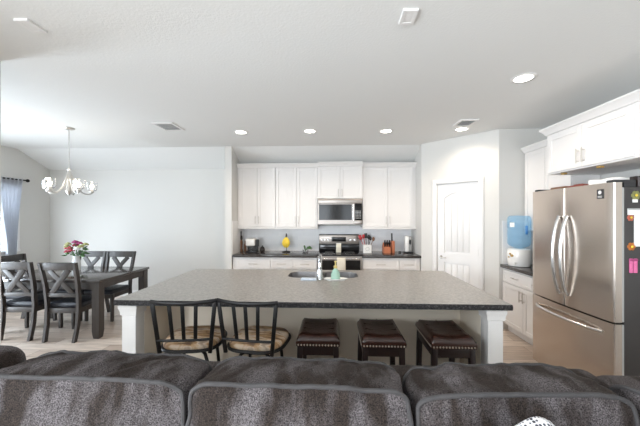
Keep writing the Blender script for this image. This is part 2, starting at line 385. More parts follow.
# pantry: alcove side, angled face with the door, return beside the counter
D45 = Vector((math.sqrt(.5), -math.sqrt(.5), 0)); P0 = Vector((XA1, 5.13, 0)); N45 = Vector((-math.sqrt(.5), -math.sqrt(.5), 0))
sbox('wall_kitchen_right', M_WALL, XA1, XA1+0.10, 5.13, YB, 0, HC)
SL = (2.32-XA1)/math.sqrt(.5)
bm = BM()
ds0, ds1, dh = 0.275, 0.909, 2.095
plate(bm, [(0, 0), (ds0, 0), (ds0, dh), (ds1, dh), (ds1, 0), (SL, 0), (SL, HC), (0, HC)], [],
      lambda a, b: P0+D45*a+Vector((0, 0, b)), lambda a, b: P0+D45*a+Vector((0, 0, b))-N45*0.10)
struct('wall_pantry', bm, M_WALL)
sbox('wall_pantry_right', M_WALL, 2.32, XR, YP, YP+0.10, 0, HC)
sbox('wall_right', M_WALL, XR, XR+0.1, YREAR, YP+0.1, 0, HC)
# pantry door: casing, slab with arched plank panel, hinges, lever
F45 = lambda s, z, d=0.0: P0+D45*s+Vector((0, 0, z))+N45*d
def f45(bm, s0, s1, z0, z1, d0, d1, r=0.004):
    o = P0
    M = Matrix(((D45.x, -N45.x, 0, o.x), (D45.y, -N45.y, 0, o.y), (0, 0, 1, 0), (0, 0, 0, 1)))
    rbox(bm, s0, s1, -d1, -d0, z0, z1, r, 2, M)
bm = BM()
f45(bm, ds0-0.07, ds0, 0, dh+0.07, 0, 0.022); f45(bm, ds1, ds1+0.07, 0, dh+0.07, 0, 0.022); f45(bm, ds0-0.0, ds1+0.0, dh, dh+0.07, 0, 0.022)
f45(bm, ds0-0.055, ds0-0.008, 0, dh+0.055, 0.02, 0.028); f45(bm, ds1+0.008, ds1+0.055, 0, dh+0.055, 0.02, 0.028); f45(bm, ds0-0.008, ds1+0.008, dh+0.008, dh+0.055, 0.02, 0.028)
struct('trim_1', bm, M_TRIM)
bm = BM()
f45(bm, ds0+0.004, ds1-0.004, 0.01, dh-0.004, -0.05, -0.024, 0)
a0, a1 = ds0+0.115, ds1-0.115
arch = [(a0, 1.00), (a1, 1.00)]+[(a1-(a1-a0)*k/12, 1.87+0.09*math.sin(PI*k/12)) for k in range(13)]
low = [(a0, 0.22), (a1, 0.22), (a1, 0.86), (a0, 0.86)]
plate(bm, [(ds0+0.004, 0.01), (ds1-0.004, 0.01), (ds1-0.004, dh-0.004), (ds0+0.004, dh-0.004)], [arch, low],
      lambda a, b: F45(a, b, -0.006), lambda a, b: F45(a, b, -0.024))
for (z0, z1, top) in ((1.03, 1.0, True), (0.25, 0.83, False)):   # raised planks inside both panels
    n = 4; pw = (a1-a0-0.05)/n
    for k in range(n):
        s0 = a0+0.025+k*pw
        zt = (1.83+0.085*math.sin(PI*(k+0.5)/n)) if top else 0.83
        f45(bm, s0+0.003, s0+pw-0.003, 1.03 if top else 0.25, zt, -0.026, -0.013, 0.003)
d1 = struct('door_1', bm, M_TRIM)
bm = BM(); c = F45(ds0+0.065, 0.93, 0)
tube(bm, [c, c+N45*0.05], [0.026, 0.012], 14); tube(bm, [c+N45*0.045, c+N45*0.05+D45*0.10], 0.009, 10)
obj('door_handle', bm, M_NICKEL, d1)
for z in (0.3, 1.05, 1.82):
    bm = BM(); c = F45(ds1+0.001, z, 0.003); cyl(bm, c-Vector((0, 0, .045)), c+Vector((0, 0, .045)), 0.008, 10); obj('hinge', bm, M_NICKEL, d1)
# baseboards
sbox('baseboard_back', M_TRIM, XL, XA0-0.12, YB-0.015, YB, 0, 0.11)
sbox('baseboard_left', M_TRIM, XL, XL+0.015, 3.34, YB, 0, 0.11)
sbox('baseboard_right', M_TRIM, XR-0.015, XR, YREAR, 1.9, 0, 0.11)
sbox('wall_backsplash', M_SPLASH, XA0, XA1, YB-0.012, YB, 0.915, 1.40)
bm = BM(); rbox(bm, XA0, XA0+0.012, 5.16, YB-0.012, 0.915, 1.50); struct('wall_backsplash_left', bm, M_TRIM)
bm = BM(); rbox(bm, 2.36, XR, YP-0.012, YP, 0.915, 1.52); struct('wall_backsplash_right', bm, M_TRIM)

# dining window with blind, curtain, rod
def window(name, y0, y1, z0, z1, bars):
    bm = BM(); X = XL
    rbox(bm, X-0.1, X+0.02, y0, y0+0.045, z0, z1, 0.004); rbox(bm, X-0.1, X+0.02, y1-0.045, y1, z0, z1, 0.004)
    rbox(bm, X-0.1, X+0.02, y0, y1, z1-0.045, z1, 0.004); rbox(bm, X-0.1, X+0.03, y0, y1, z0, z0+0.04, 0.004)
    for b in bars: rbox(bm, X-0.08, X-0.03, y0, y1, b-0.02, b+0.02, 0.004)
    o = struct(name, bm, M_TRIM)
    bm = BM(); rbox(bm, X-0.064, X-0.058, y0+0.04, y1-0.04, z0+0.03, z1-0.04); obj('pane', bm, M_PANE, o)
    return o
wn = window('window_1', 3.50, 5.20, 0.95, 2.17, [1.56])
bm = BM()
z = 1.00
while z < 2.11:
    M = Matrix.Translation((XL-0.022, 4.35, z)) @ Matrix.Rotation(0.55, 4, 'Y')
    rbox(bm, -0.020, 0.020, -0.79, 0.79, -0.0012, 0.0012, 0, 1, M); z += 0.034
obj('blind', bm, M_TRIM, wn)
window('window_2', 2.42, 3.28, 0.10, 2.17, [1.1])
bm = BM(); zr = 2.235
cyl(bm, (XL+0.09, 3.2, zr), (XL+0.09, 5.25, zr), 0.011, 12); ball(bm, (XL+0.09, 5.272, zr), 0.030, 2)
rod = tag(obj('curtain_rod', bm, M_IRON), 'black curtain rod with ball end above the dining window', 'curtain rod')
for y in (3.4, 5.215):
    bm = BM(); cyl(bm, (XL, y, zr), (XL+0.085, y, zr), 0.008, 10); obj('bracket', bm, M_IRON, rod)
bm = BM(); N, Mz = 60, 14; rows = []
for j in range(Mz+1):
    tz = j/Mz; z = zr+0.018-tz*(zr-0.03); row = []
    wdt = 0.44-0.305*math.sin(min(1, tz*1.3)*PI*0.5)
    for i in range(N+1):
        s = i/N; y = 4.745+0.205*math.sin(tz*PI*0.5)+s*wdt
        x = XL+0.09+(0.022+0.012*math.sin(tz*3))*math.sin(s*PI*13+tz*1.2)
        row.append(bm.verts.new((x, y, z)))
    rows.append(row)
for A, B in zip(rows, rows[1:]):
    for i in range(N): bm.faces.new((A[i], A[i+1], B[i+1], B[i]))
cu = tag(obj('curtain', bm, M_CURT), 'sheer grey curtain gathered at the dining window', 'curtain')
md = cu.modifiers.new('solid', 'SOLIDIFY'); md.thickness = 0.002
nt = M_CURT.node_tree; b = nt.nodes['Principled BSDF']; tr = nt.nodes.new('ShaderNodeBsdfTranslucent'); tr.inputs[0].default_value = (0.68, 0.70, 0.74, 1)
mx = nt.nodes.new('ShaderNodeMixShader'); mx.inputs[0].default_value = 0.5
nt.links.new(b.outputs[0], mx.inputs[1]); nt.links.new(tr.outputs[0], mx.inputs[2]); nt.links.new(mx.outputs[0], nt.nodes['Material Output'].inputs[0])
# living room windows behind the camera
for k, (x0, x1) in enumerate(((-2.3, -0.1), (0.4, 2.6))):
    bm = BM(); y0, y1 = YREAR-0.1, YREAR+0.02
    for (a, b_, c_, d_) in ((x0, x0+0.05, 0.65, 2.25), (x1-0.05, x1, 0.65, 2.25), (x0, x1, 0.65, 0.70), (x0, x1, 2.20, 2.25), ((x0+x1)/2-0.03, (x0+x1)/2+0.03, 0.65, 2.25)):
        rbox(bm, a, b_, y0, y1, c_, d_, 0.004)
    struct('window_%d' % (k+3), bm, M_TRIM)

bm = BM()
for (a, b, c_, d_) in ((-2.55, -2.50, 0.55, 2.29), (-0.10, -0.05, 0.55, 2.29), (-2.55, -0.05, 0.55, 0.60), (-2.55, -0.05, 2.24, 2.29), (-1.33, -1.27, 0.55, 2.29)):
    rbox(bm, XLIV-0.07, XLIV+0.02, a, b, c_, d_, 0.004)
struct('window_5', bm, M_TRIM)

# ------------------------------------------------------------------ ceiling fixtures
DL = [(241, 132, 'leftmost of the four recessed ceiling lights in a row before the kitchen cabinets'),
      (310, 131, 'second from left of the recessed ceiling lights in a row before the kitchen cabinets'),
      (386, 131, 'third from left of the recessed ceiling lights in a row before the kitchen cabinets'),
      (461.5, 129, 'recessed ceiling light above the white pantry door, below the air vent'),
      (523.5, 78, 'large lit recessed ceiling light nearest the refrigerator')]
for (px, py, lab) in DL:
    p = at_z(px, py, HC); r0 = 0.085
    t = thing('ceiling_light', lab, 'ceiling light', (p.x, p.y, HC), 0, 'recessed ceiling lights')
    bm = BM(); lathe(bm, [(r0-0.012, -0.006), (r0+0.012, -0.006), (r0+0.018, -0.001), (r0+0.018, 0.0), (r0-0.012, 0.0)], (0, 0, 0), 32, cap=False)
    obj('trim_ring', bm, M_TRIM, t, local=True)
    bm = BM(); lathe(bm, [(0.001, -0.004), (r0-0.012, -0.004), (r0-0.012, -0.0005), (0.001, -0.0005)], (0, 0, 0), 32)
    obj('lens', bm, M_GLOW, t, local=True)
    l = bpy.data.lights.new('downlight', 'SPOT'); l.energy = DOWN*6; l.color = (1.0, 0.83, 0.66); l.spot_size = math.radians(150); l.spot_blend = 0.7; l.shadow_soft_size = 0.07
    lo = link(bpy.data.objects.new('downlight', l)); lo.parent = t; lo.location = (0, 0, -0.03)
def vent(px_corners, lab, n, along='x', frame=0.025, name='ceiling_vent', solid=False, tilt=0.7):
    P = [at_z(a, b, HC) for a, b in px_corners]
    x0, x1 = sorted([(P[0].x+P[3].x)/2, (P[1].x+P[2].x)/2]); y0, y1 = sorted([(P[0].y+P[1].y)/2, (P[2].y+P[3].y)/2])
    t = thing(name, lab, 'air vent', ((x0+x1)/2, (y0+y1)/2, HC))
    bm = BM()
    plate(bm, [(x0, y0), (x1, y0), (x1, y1), (x0, y1)], [[(x0+frame, y0+frame), (x1-frame, y0+frame), (x1-frame, y1-frame), (x0+frame, y1-frame)]],
          lambda a, b: Vector((a, b, HC-0.014)), lambda a, b: Vector((a, b, HC)))
    obj('frame', bm, M_TRIM, t)
    if solid:
        bm = BM(); rbox(bm, x0+frame-0.004, x1-frame+0.004, y0+frame-0.004, y1-frame+0.004, HC-0.011, HC, 0.002); obj('cover', bm, M_TRIM, t)
        return
    bm = BM(); rbox(bm, x0+frame-0.003, x1-frame+0.003, y0+frame-0.003, y1-frame+0.003, HC-0.002, HC); obj('duct', bm, M_GROUT, t)
    bm = BM()
    for k in range(n):
        if along == 'x':
            y = y0+frame+(y1-y0-2*frame)*(k+0.5)/n
            M = Matrix.Translation(((x0+x1)/2, y, HC-0.010)) @ Matrix.Rotation(tilt, 4, 'X')
            rbox(bm, -(x1-x0)/2+frame, (x1-x0)/2-frame, -0.012, 0.012, -0.001, 0.001, 0, 1, M)
        else:
            x = x0+frame+(x1-x0-2*frame)*(k+0.5)/n
            M = Matrix.Translation((x, (y0+y1)/2, HC-0.010)) @ Matrix.Rotation(tilt, 4, 'Y')
            rbox(bm, -0.012, 0.012, -(y1-y0)/2+frame, (y1-y0)/2-frame, -0.001, 0.001, 0, 1, M)
    obj('louver', bm, M_TRIM, t)
vent([(14, 18.5), (28, 18), (45.5, 30.5), (34, 32)], 'long white ceiling vent nearest the dining side, far left', 9, 'y', tilt=-0.2)
vent([(152.5, 122.5), (172.5, 122), (185, 130), (164, 130)], 'white ceiling vent between the chandelier and the recessed lights', 8, 'x', 0.03, tilt=0.2)
vent([(461, 119), (480, 119), (469, 125.5), (452, 125.5)], 'white ceiling vent beside the recessed light over the pantry door', 4, 'x', 0.035)
vent([(403.5, 8), (418, 8.5), (413, 23), (399, 22.5)], 'small white square cover plate on the ceiling', 0, 'x', 0.02, 'ceiling_panel', True)

# ------------------------------------------------------------------ cabinets
def pull_bar(bm, a, b, out, r=0.005):
    a, b, out = Vector(a), Vector(b), Vector(out); t = (b-a).normalized()
    cyl(bm, a+out, b+out, r, 10)
    for p in (a+t*0.02, b-t*0.02): cyl(bm, p, p+out, r*0.8, 8)
def shaker(bm, x0, x1, z0, z1, y, rail=0.055, th=0.019):
    """door in the XZ plane, front at y (faces -Y)"""
    rbox(bm, x0+0.01, x1-0.01, y+0.008, y+th, z0+0.01, z1-0.01, 0)
    rbox(bm, x0, x0+rail, y, y+th, z0, z1, 0.002, 1); rbox(bm, x1-rail, x1, y, y+th, z0, z1, 0.002, 1)
    rbox(bm, x0+rail, x1-rail, y, y+th, z0, z0+rail, 0.002, 1); rbox(bm, x0+rail, x1-rail, y, y+th, z1-rail, z1, 0.002, 1)
def crown(bm, x0, x1, y0, y1, z, e0=True, e1=True):
    """stepped crown around front (and ends), profile growing outward"""
    pr = [(0.0, 0.0), (0.012, 0.0), (0.018, 0.02), (0.045, 0.055), (0.052, 0.06), (0.052, 0.075), (0.0, 0.075)]
    for (dx, z0), (dx2, z1) in zip(pr[1:-1], pr[2:-1]):
        if z1-z0 < 1e-4: continue
        pass
    vs = []
    for (d, dz) in pr:
        a = x0-(d if e0 else 0); b = x1+(d if e1 else 0)
        vs.append([bm.verts.new((a, y1, z+dz)), bm.verts.new((a, y0-d, z+dz)), bm.verts.new((b, y0-d, z+dz)), bm.verts.new((b, y1, z+dz))])
    for A, B in zip(vs, vs[1:]):
        for k in range(3): bm.faces.new((A[k], A[k+1], B[k+1], B[k]))
    bm.faces.new(vs[-1]); bm.faces.new(vs[0][::-1])
def upper(label, x0, x1, yf, yb, z0, z1, hz, rail=True, filler=(0, 0), cz=0.075):
    t = thing('wall_cabinet', label, 'cabinet', ((x0+x1)/2, yb, z0), 0, 'white wall cabinets over the back counter')
    bm = BM(); rbox(bm, x0+0.0005, x1-0.0005, yf+0.02, yb-0.0, z0, z1, 0.001, 1)
    obj('body', bm, M_CAB, t)
    a0, a1 = x0+filler[0]+0.004, x1-filler[1]-0.004; mid = (a0+a1)/2
    for s, (p, q) in enumerate(((a0, mid-0.0018), (mid+0.0018, a1))):
        bm = BM(); shaker(bm, p, q, z0+0.004, z1-0.004, yf)
        d = obj('door', bm, M_CAB, t)
        bm = BM(); hx = q-0.03 if s == 0 else p+0.03
        pull_bar(bm, (hx, yf, hz), (hx, yf, hz+0.14), (0, -0.028, 0)); obj('handle', bm, M_NICKEL, d)
    bm = BM(); crown(bm, x0, x1, yf+0.015, yb, z1, False, False); obj('crown_moulding', bm, M_CAB, t)
    if rail:
        bm = BM(); rbox(bm, x0, x1, yf+0.008, yf+0.03, z0-0.035, z0, 0.003); obj('light_rail', bm, M_CAB, t)
    return t
YU, YUB = 5.45, YB
c0, c1, c2, c3, c4 = XA0, X_at(275.5, YU), X_at(317.8, YU), X_at(362.4, YU), XA1
zu0, zu1 = 1.385, 2.47
upper('white wall cabinet pair at the left end, above the coffee maker', c0, c1, YU, YUB, zu0, zu1, zu0+0.06, filler=(0.03, 0))
upper('white wall cabinet pair between the left end cabinet and the microwave', c1, c2, YU, YUB, zu0, zu1, zu0+0.06)
upper('short white wall cabinet directly above the microwave', c2, c3, YU-0.06, YUB, 1.90, zu1+0.012, 1.93, rail=False)
upper('white wall cabinet pair right of the microwave, above the knife block', c3, c4, YU, YUB, zu0, zu1, zu0+0.06, filler=(0, 0.05))

# base cabinets along the back wall
def base_run(label, x0, x1, yf, yb, drawers, group):
    t = thing('base_cabinet', label, 'cabinet', ((x0+x1)/2, yb, 0), 0, group)
    bm = BM(); rbox(bm, x0, x1, yf+0.02, yb, 0.10, 0.872, 0.001, 1); rbox(bm, x0, x1, yf+0.08, yb, 0, 0.10)
    obj('body', bm, M_CAB, t)
    for (a, b) in drawers:
        bm = BM(); shaker(bm, a+0.004, b-0.004, 0.675, 0.84, yf, 0.035)
        d = obj('drawer', bm, M_CAB, t)
        bm = BM(); m = (a+b)/2; pull_bar(bm, (m-0.08, yf, 0.76), (m+0.08, yf, 0.76), (0, -0.028, 0)); obj('handle', bm, M_NICKEL, d)
        half = (a+b)/2
        for s, (p, q) in enumerate(((a+0.004, half-0.002), (half+0.002, b-0.004))):
            bm = BM(); shaker(bm, p, q, 0.115, 0.662, yf); d = obj('door', bm, M_CAB, t)
            bm = BM(); hx = q-0.03 if s == 0 else p+0.03
            pull_bar(bm, (hx, yf, 0.48), (hx, yf, 0.62), (0, -0.028, 0)); obj('handle', bm, M_NICKEL, d)
    return t
YC = 5.15
XRG0, XRG1 = -0.268, 0.496
d0, d1_, d2 = X_at(236, YC), X_at(270.5, YC), X_at(292.5, YC)
G = 'white base cabinets under the back counter'
base_run('wide white base drawer cabinet at the left end of the back counter', XA0+0.014, d1_, YC, YB-0.014, [(d0, d1_)], G)
base_run('white base cabinet with two drawers left of the range', d1_, XRG0-0.002, YC, YB-0.014, [(d1_, d2), (d2, XRG0-0.006)], G)
d3 = X_at(399.5, YC)
base_run('white base drawer cabinet right of the range', XRG1+0.002, d3, YC, YB-0.014, [(XRG1+0.006, d3)], G)
base_run('narrow white base cabinet at the right end of the back counter', d3, XA1-0.014, YC, YB-0.014, [(d3, XA1-0.06)], G)
for (x0, x1, lab) in ((XA0+0.012, XRG0-0.002, 'dark granite back counter left of the range'), (XRG1+0.002, XA1, 'dark granite back counter right of the range')):
    bm = BM(); rbox(bm, x0, x1, YC-0.025, YB-0.012, 0.873, 0.915, 0.006, 2)
    tag(obj('countertop', bm, M_GRANB), lab, 'countertop')

# microwave
XM0, XM1 = c2+0.004, c3-0.010
t = thing('microwave', 'stainless over-range microwave with black glass door', 'microwave', ((XM0+XM1)/2, YB, 1.44))
YM = YU-0.055; z0, z1 = 1.44, 1.897
bm = BM(); rbox(bm, XM0, XM1, YM+0.02, YB-0.012, z0, z1, 0.004); obj('body', bm, M_BLACKP, t)
bm = BM(); rbox(bm, XM0, XM1, YM-0.01, YM+0.02, z1-0.085, z1, 0.006); obj('vent_panel', bm, M_STEELD, t)
xs = XM0+(XM1-XM0)*0.83
bm = BM(); plate(bm, [(XM0, z0), (xs, z0), (xs, z1-0.088), (XM0, z1-0.088)], [[(XM0+0.02, z0+0.075), (xs-0.05, z0+0.075), (xs-0.05, z1-0.10), (XM0+0.02, z1-0.10)]],
                lambda a, b: Vector((a, YM-0.012, b)), lambda a, b: Vector((a, YM+0.02, b)))
dr = obj('door', bm, M_STEELD, t)
bm = BM(); rbox(bm, XM0+0.018, xs-0.048, YM-0.006, YM+0.012, z0+0.073, z1-0.098); obj('glass', bm, M_BLACKG, dr)
bm = BM(); pull_bar(bm, (xs-0.025, YM-0.012, z0+0.06), (xs-0.025, YM-0.012, z1-0.10), (0, -0.035, 0), 0.010); obj('handle', bm, M_STEELG, dr)
bm = BM(); rbox(bm, xs+0.002, XM1, YM-0.008, YM+0.02, z0, z0+0.07, 0.003); obj('trim_panel', bm, M_STEELD, t)
bm = BM(); rbox(bm, xs+0.002, XM1, YM-0.010, YM+0.02, z0+0.072, z1-0.088, 0.003); cp = obj('control_panel', bm, M_BLACKG, t)
bm = BM()
for i in range(4):
    for j in range(6):
        x = xs+0.018+i*0.026; z = z0+0.10+j*0.026
        rbox(bm, x, x+0.016, YM-0.0115, YM-0.009, z, z+0.012, 0.001, 1)
obj('buttons', bm, M_DOORGREY, cp)

# range
t = thing('range', 'stainless electric range with black glass top and oven window', 'range', ((XRG0+XRG1)/2, 5.45, 0))
x0, x1 = XRG0, XRG1; YR = 5.12
bm = BM(); rbox(bm, x0, x1, YR+0.03, YB-0.015, 0.0, 0.905, 0.003); obj('body', bm, M_BLACKP, t)
bm = BM(); rbox(bm, x0, x1, YR+0.0, YB-0.09, 0.905, 0.925, 0.005); ct = obj('cooktop', bm, M_BLACKG, t)
for k, (bx, by, br) in enumerate(((0.2, 5.30, 0.10), (0.56, 5.30, 0.085), (0.2, 5.55, 0.075), (0.56, 5.55, 0.10))):
    bm = BM(); lathe(bm, [(br-0.004, 0.0), (br, 0.0), (br, 0.0008), (br-0.004, 0.0008)], (x0+bx, by, 0.925), 28, cap=False); obj('burner_ring', bm, M_DOORGREY, ct)
bm = BM(); rbox(bm, x0, x1, YB-0.09, YB-0.015, 0.905, 1.06, 0.004); obj('backguard', bm, M_BLACKG, t)
bm = BM(); rbox(bm, x0, x1, YB-0.10, YB-0.016, 1.055, 1.225, 0.006); cpn = obj('control_panel', bm, M_STEELD, t)
bm = BM(); rbox(bm, x0, x1, YB-0.105, YB-0.016, 1.225, 1.24, 0.004); obj('top_cap', bm, M_BLACKP, cpn)
bm = BM(); rbox(bm, x0+0.24, x1-0.25, YB-0.104, YB-0.098, 1.105, 1.19, 0.002); obj('display', bm, M_BLACKG, cpn)
for kx in (0.05, 0.11, 0.17, x1-x0-0.17, x1-x0-0.09):
    bm = BM(); tube(bm, [(x0+kx, YB-0.10, 1.14), (x0+kx, YB-0.135, 1.14)], [0.022, 0.018], 16); obj('knob', bm, M_STEELG, cpn)
bm = BM(); plate(bm, [(x0+0.003, 0.27), (x1-0.003, 0.27), (x1-0.003, 0.90), (x0+0.003, 0.90)], [[(x0+0.03, 0.40), (x1-0.03, 0.40), (x1-0.03, 0.835), (x0+0.03, 0.835)]],
                 lambda a, b: Vector((a, YR-0.005, b)), lambda a, b: Vector((a, YR+0.03, b)))
od = obj('oven_door', bm, M_STEELD, t)
bm = BM(); rbox(bm, x0+0.028, x1-0.028, YR, YR+0.028, 0.398, 0.837); obj('glass', bm, M_BLACKG, od)
bm = BM(); pull_bar(bm, (x0+0.04, YR-0.005, 0.865), (x1-0.04, YR-0.005, 0.865), (0, -0.05, 0), 0.011); obj('handle', bm, M_STEELG, od)
bm = BM(); rbox(bm, x0+0.003, x1-0.003, YR-0.002, YR+0.03, 0.07, 0.255, 0.004); obj('drawer', bm, M_STEELD, t)
# dish towel folded over the oven handle
bm = BM(); tx0, tx1 = X_at(336.8, YR-0.06), X_at(345.6, YR-0.06)
pts = [(-0.074, 0.50), (-0.073, 0.60), (-0.071, 0.80)]+[(-0.055-0.016*math.cos(a), 0.866+0.016*math.sin(a)) for a in [k*PI/6 for k in range(7)]]+[(-0.0385, 0.80), (-0.038, 0.62)]
A = [[bm.verts.new((tx0+(tx1-tx0)*s/6, YR+y+0.0015*math.sin(s*2.0+z*9), z)) for s in range(7)] for (y, z) in pts]
for p, q in zip(A, A[1:]):
    for s in range(6): bm.faces.new((p[s], p[s+1], q[s+1], q[s]))
tw = tag(obj('dish_towel', bm, M_TOWEL), 'cream dish towel hanging over the oven door handle', 'towel')
md = tw.modifiers.new('solid', 'SOLIDIFY'); md.thickness = 0.003; md.offset = 1
bm = BM(); xc = X_at(338.6, 5.45); rbox(bm, xc-0.045, xc+0.045, 5.42, 5.47, 0.926, 1.085, 0.008, 3)
cn = tag(obj('canister', bm, M_TOWEL), 'cream rectangular canister standing on the black cooktop', 'canister')
bm = BM(); rbox(bm, xc-0.047, xc+0.047, 5.418, 5.472, 1.085, 1.10, 0.005, 2); obj('lid', bm, M_WHITEP, cn)

# ------------------------------------------------------------------ island
IX0, IX1, IY0, IY1 = -1.74, 1.345, 2.30, 3.73
KY = 2.87
t = thing('kitchen_island', 'white and greige kitchen island base with square corner posts', 'kitchen island', (-0.2, 3.2, 0))
for (nm, b) in (('knee_wall', (IX0+0.15, IX1-0.15, KY, KY+0.10, 0, 0.868)), ('end_panel', (IX0+0.06, IX0+0.10, KY, 3.69, 0, 0.868)), ('end_panel', (IX1-0.10, IX1-0.06, KY, 3.69, 0, 0.868)),
                ('cabinet_front', (IX0+0.10, IX1-0.10, 3.67, 3.69, 0.10, 0.868)), ('toe_kick', (IX0+0.10, IX1-0.10, 3.60, 3.62, 0, 0.10)), ('cabinet_floor', (IX0+0.10, IX1-0.10, KY+0.10, 3.67, 0.10, 0.12))):
    bm = BM(); rbox(bm, *b, 0.001, 1); obj(nm, bm, M_ISL if nm == 'knee_wall' else M_CAB, t)
bm = BM(); rbox(bm, IX0+0.15, IX1-0.15, KY-0.015, KY, 0, 0.11, 0.003); obj('baseboard', bm, M_TRIM, t)
for (a, b) in ((-1.71, -1.595), (1.19, 1.305)):
    bm = BM(); rbox(bm, a, b, 2.36, 2.475, 0, 0.868, 0.004)
    p = obj('post', bm, M_TRIM, t)
    bm = BM(); rbox(bm, a-0.010, b+0.010, 2.35, 2.485, 0.0, 0.12, 0.003); obj('post_base', bm, M_TRIM, p)
    bm = BM(); e0 = [(0.0, 0.772), (0.010, 0.778), (0.010, 0.80), (0.013, 0.815), (0.020, 0.835), (0.020, 0.852), (0.012, 0.856), (0.012, 0.869)]; L_ = []
    for (e, z) in e0: L_.append([bm.verts.new(q) for q in ((a-e, 2.36-e, z), (b+e, 2.36-e, z), (b+e, 2.475+e, z), (a-e, 2.475+e, z))])
    for A, B in zip(L_, L_[1:]):
        for k in range(4): bm.faces.new((A[k], A[(k+1) % 4], B[(k+1) % 4], B[k]))
    bm.faces.new(L_[-1]); bm.faces.new(L_[0][::-1]); obj('post_capital', bm, M_TRIM, p, smooth=20)
    s = 0.02
    bm = BM(); rbox(bm, a+s, b-0.0, 2.475, KY, 0, 0.868, 0.001) if a < 0 else rbox(bm, a, b-s, 2.475, KY, 0, 0.868, 0.001)
    obj('wing_panel', bm, M_ISL, t)
# worktop with sink cut-out
SX0, SX1, SY0, SY1 = X_at(289, 3.42), X_at(357.5, 3.42), 3.24, 3.61
bm = BM()
plate(bm, [(IX0+.004, IY0+.004), (IX1-.004, IY0+.004), (IX1-.004, IY1-.004), (IX0+.004, IY1-.004)], [rrect(SX0, SX1, SY0, SY1, 0.12, 8)],
      lambda a, b: Vector((a, b, 0.912)), lambda a, b: Vector((a, b, 0.87)))
isl = tag(obj('island_countertop', bm, M_GRAN), 'large grey-brown stone worktop on the kitchen island', 'countertop')
bm = BM()
random.seed(3)
def edge_strip(bm, p0, p1, out, n):
    p0, p1, out = Vector(p0), Vector(p1), Vector(out); rows = []
    for k in range(n+1):
        p = p0.lerp(p1, k/n); j = [random.uniform(-0.0022, 0.0022) for _ in range(4)]
        rows.append([bm.verts.new(p+Vector((0, 0, 0.9121))), bm.verts.new(p+out*(0.004+j[0])+Vector((0, 0, 0.908))), bm.verts.new(p+out*(0.005+j[1])+Vector((0, 0, 0.895))),
                     bm.verts.new(p+out*(0.004+j[2])+Vector((0, 0, 0.882))), bm.verts.new(p+out*(0.003+j[3])+Vector((0, 0, 0.870))), bm.verts.new(p+Vector((0, 0, 0.8695)))])
    for A, B in zip(rows, rows[1:]):
        for k in range(5): bm.faces.new((A[k], A[k+1], B[k+1], B[k]))
x0, x1, y0, y1 = IX0+.004, IX1-.004, IY0+.004, IY1-.004
edge_strip(bm, (x0, y0, 0), (x1, y0, 0), (0, -1, 0), 160); edge_strip(bm, (x1, y0, 0), (x1, y1, 0), (1, 0, 0), 80)
edge_strip(bm, (x1, y1, 0), (x0, y1, 0), (0, 1, 0), 160); edge_strip(bm, (x0, y1, 0), (x0, y0, 0), (-1, 0, 0), 80)
obj('shaded_edge', bm, M_GRANE, isl, label='rough stone edge coloured dark as its shaded side')
# sink: two bowls, thin wall shells hung under the worktop
t = thing('kitchen_sink', 'undermount stainless double bowl sink set in the island', 'sink', ((SX0+SX1)/2, (SY0+SY1)/2, 0.87))
def bowl(x0, x1, y0, y1, dep):
    bm = BM(); rings = []
    for (ins, z, r) in ((-0.012, 0.9135-0.0025, 0.10), (0.004, 0.911, 0.09), (0.006, 0.86, 0.09), (0.02, 0.87-dep+0.03, 0.08), (0.05, 0.87-dep, 0.06)):
        rings.append([bm.verts.new((a, b, z)) for a, b in rrect(x0+ins, x1-ins, y0+ins, y1-ins, r, 6)])
    for A, B in zip(rings[1:], rings[2:]):
        n = len(A)
        for k in range(n): bm.faces.new((A[k], A[(k+1) % n], B[(k+1) % n], B[k]))
    for v in rings[0]: bm.verts.remove(v)
    bm.faces.new(rings[-1])
    return bm
mid = SX0+(SX1-SX0)*0.5
for (a, b) in ((SX0+0.004, mid-0.008), (mid+0.008, SX1-0.004)):
    o = obj('bowl', bowl(a, b, SY0+0.004, SY1-0.004, 0.19), M_BASIN, t)
    bm = BM(); lathe(bm, [(0.001, 0), (0.04, 0), (0.042, 0.004), (0.03, 0.006), (0.001, 0.003)], ((a+b)/2, (SY0+SY1)/2, 0.6815), 20); obj('drain', bm, M_STEELG, o)
bm = BM(); rbox(bm, mid-0.009, mid+0.009, SY0+0.02, SY1-0.02, 0.72, 0.875, 0.006, 2); obj('divider', bm, M_BASIN, t)
# faucet
fx, fy = X_at(320, 3.17), 3.17
t = thing('kitchen_faucet', 'tall chrome pull-down faucet beside the island sink', 'faucet', (fx, fy, 0.912))
bm = BM(); lathe(bm, [(0.032, 0), (0.032, 0.008), (0.027, 0.014), (0.026, 0.10), (0.024, 0.105)], (0, 0, 0), 20); obj('base', bm, M_CHROME, t, local=True)
bm = BM(); tube(bm, [(0, 0, 0.10), (0, 0, 0.17), (0, 0.01, 0.205), (0, 0.045, 0.228), (0, 0.10, 0.232), (0, 0.15, 0.222), (0, 0.18, 0.20), (0, 0.185, 0.175)], [0.021, 0.021, 0.021, 0.02, 0.018, 0.017, 0.018, 0.019], 14)
obj('spout', bm, M_CHROME, t, local=True)
bm = BM(); tube(bm, [(0, 0, 0.175), (0, -0.004, 0.21), (0, -0.012, 0.235), (0.0, -0.02, 0.262)], [0.019, 0.016, 0.010, 0.008], 12); obj('lever', bm, M_CHROME, t, local=True)
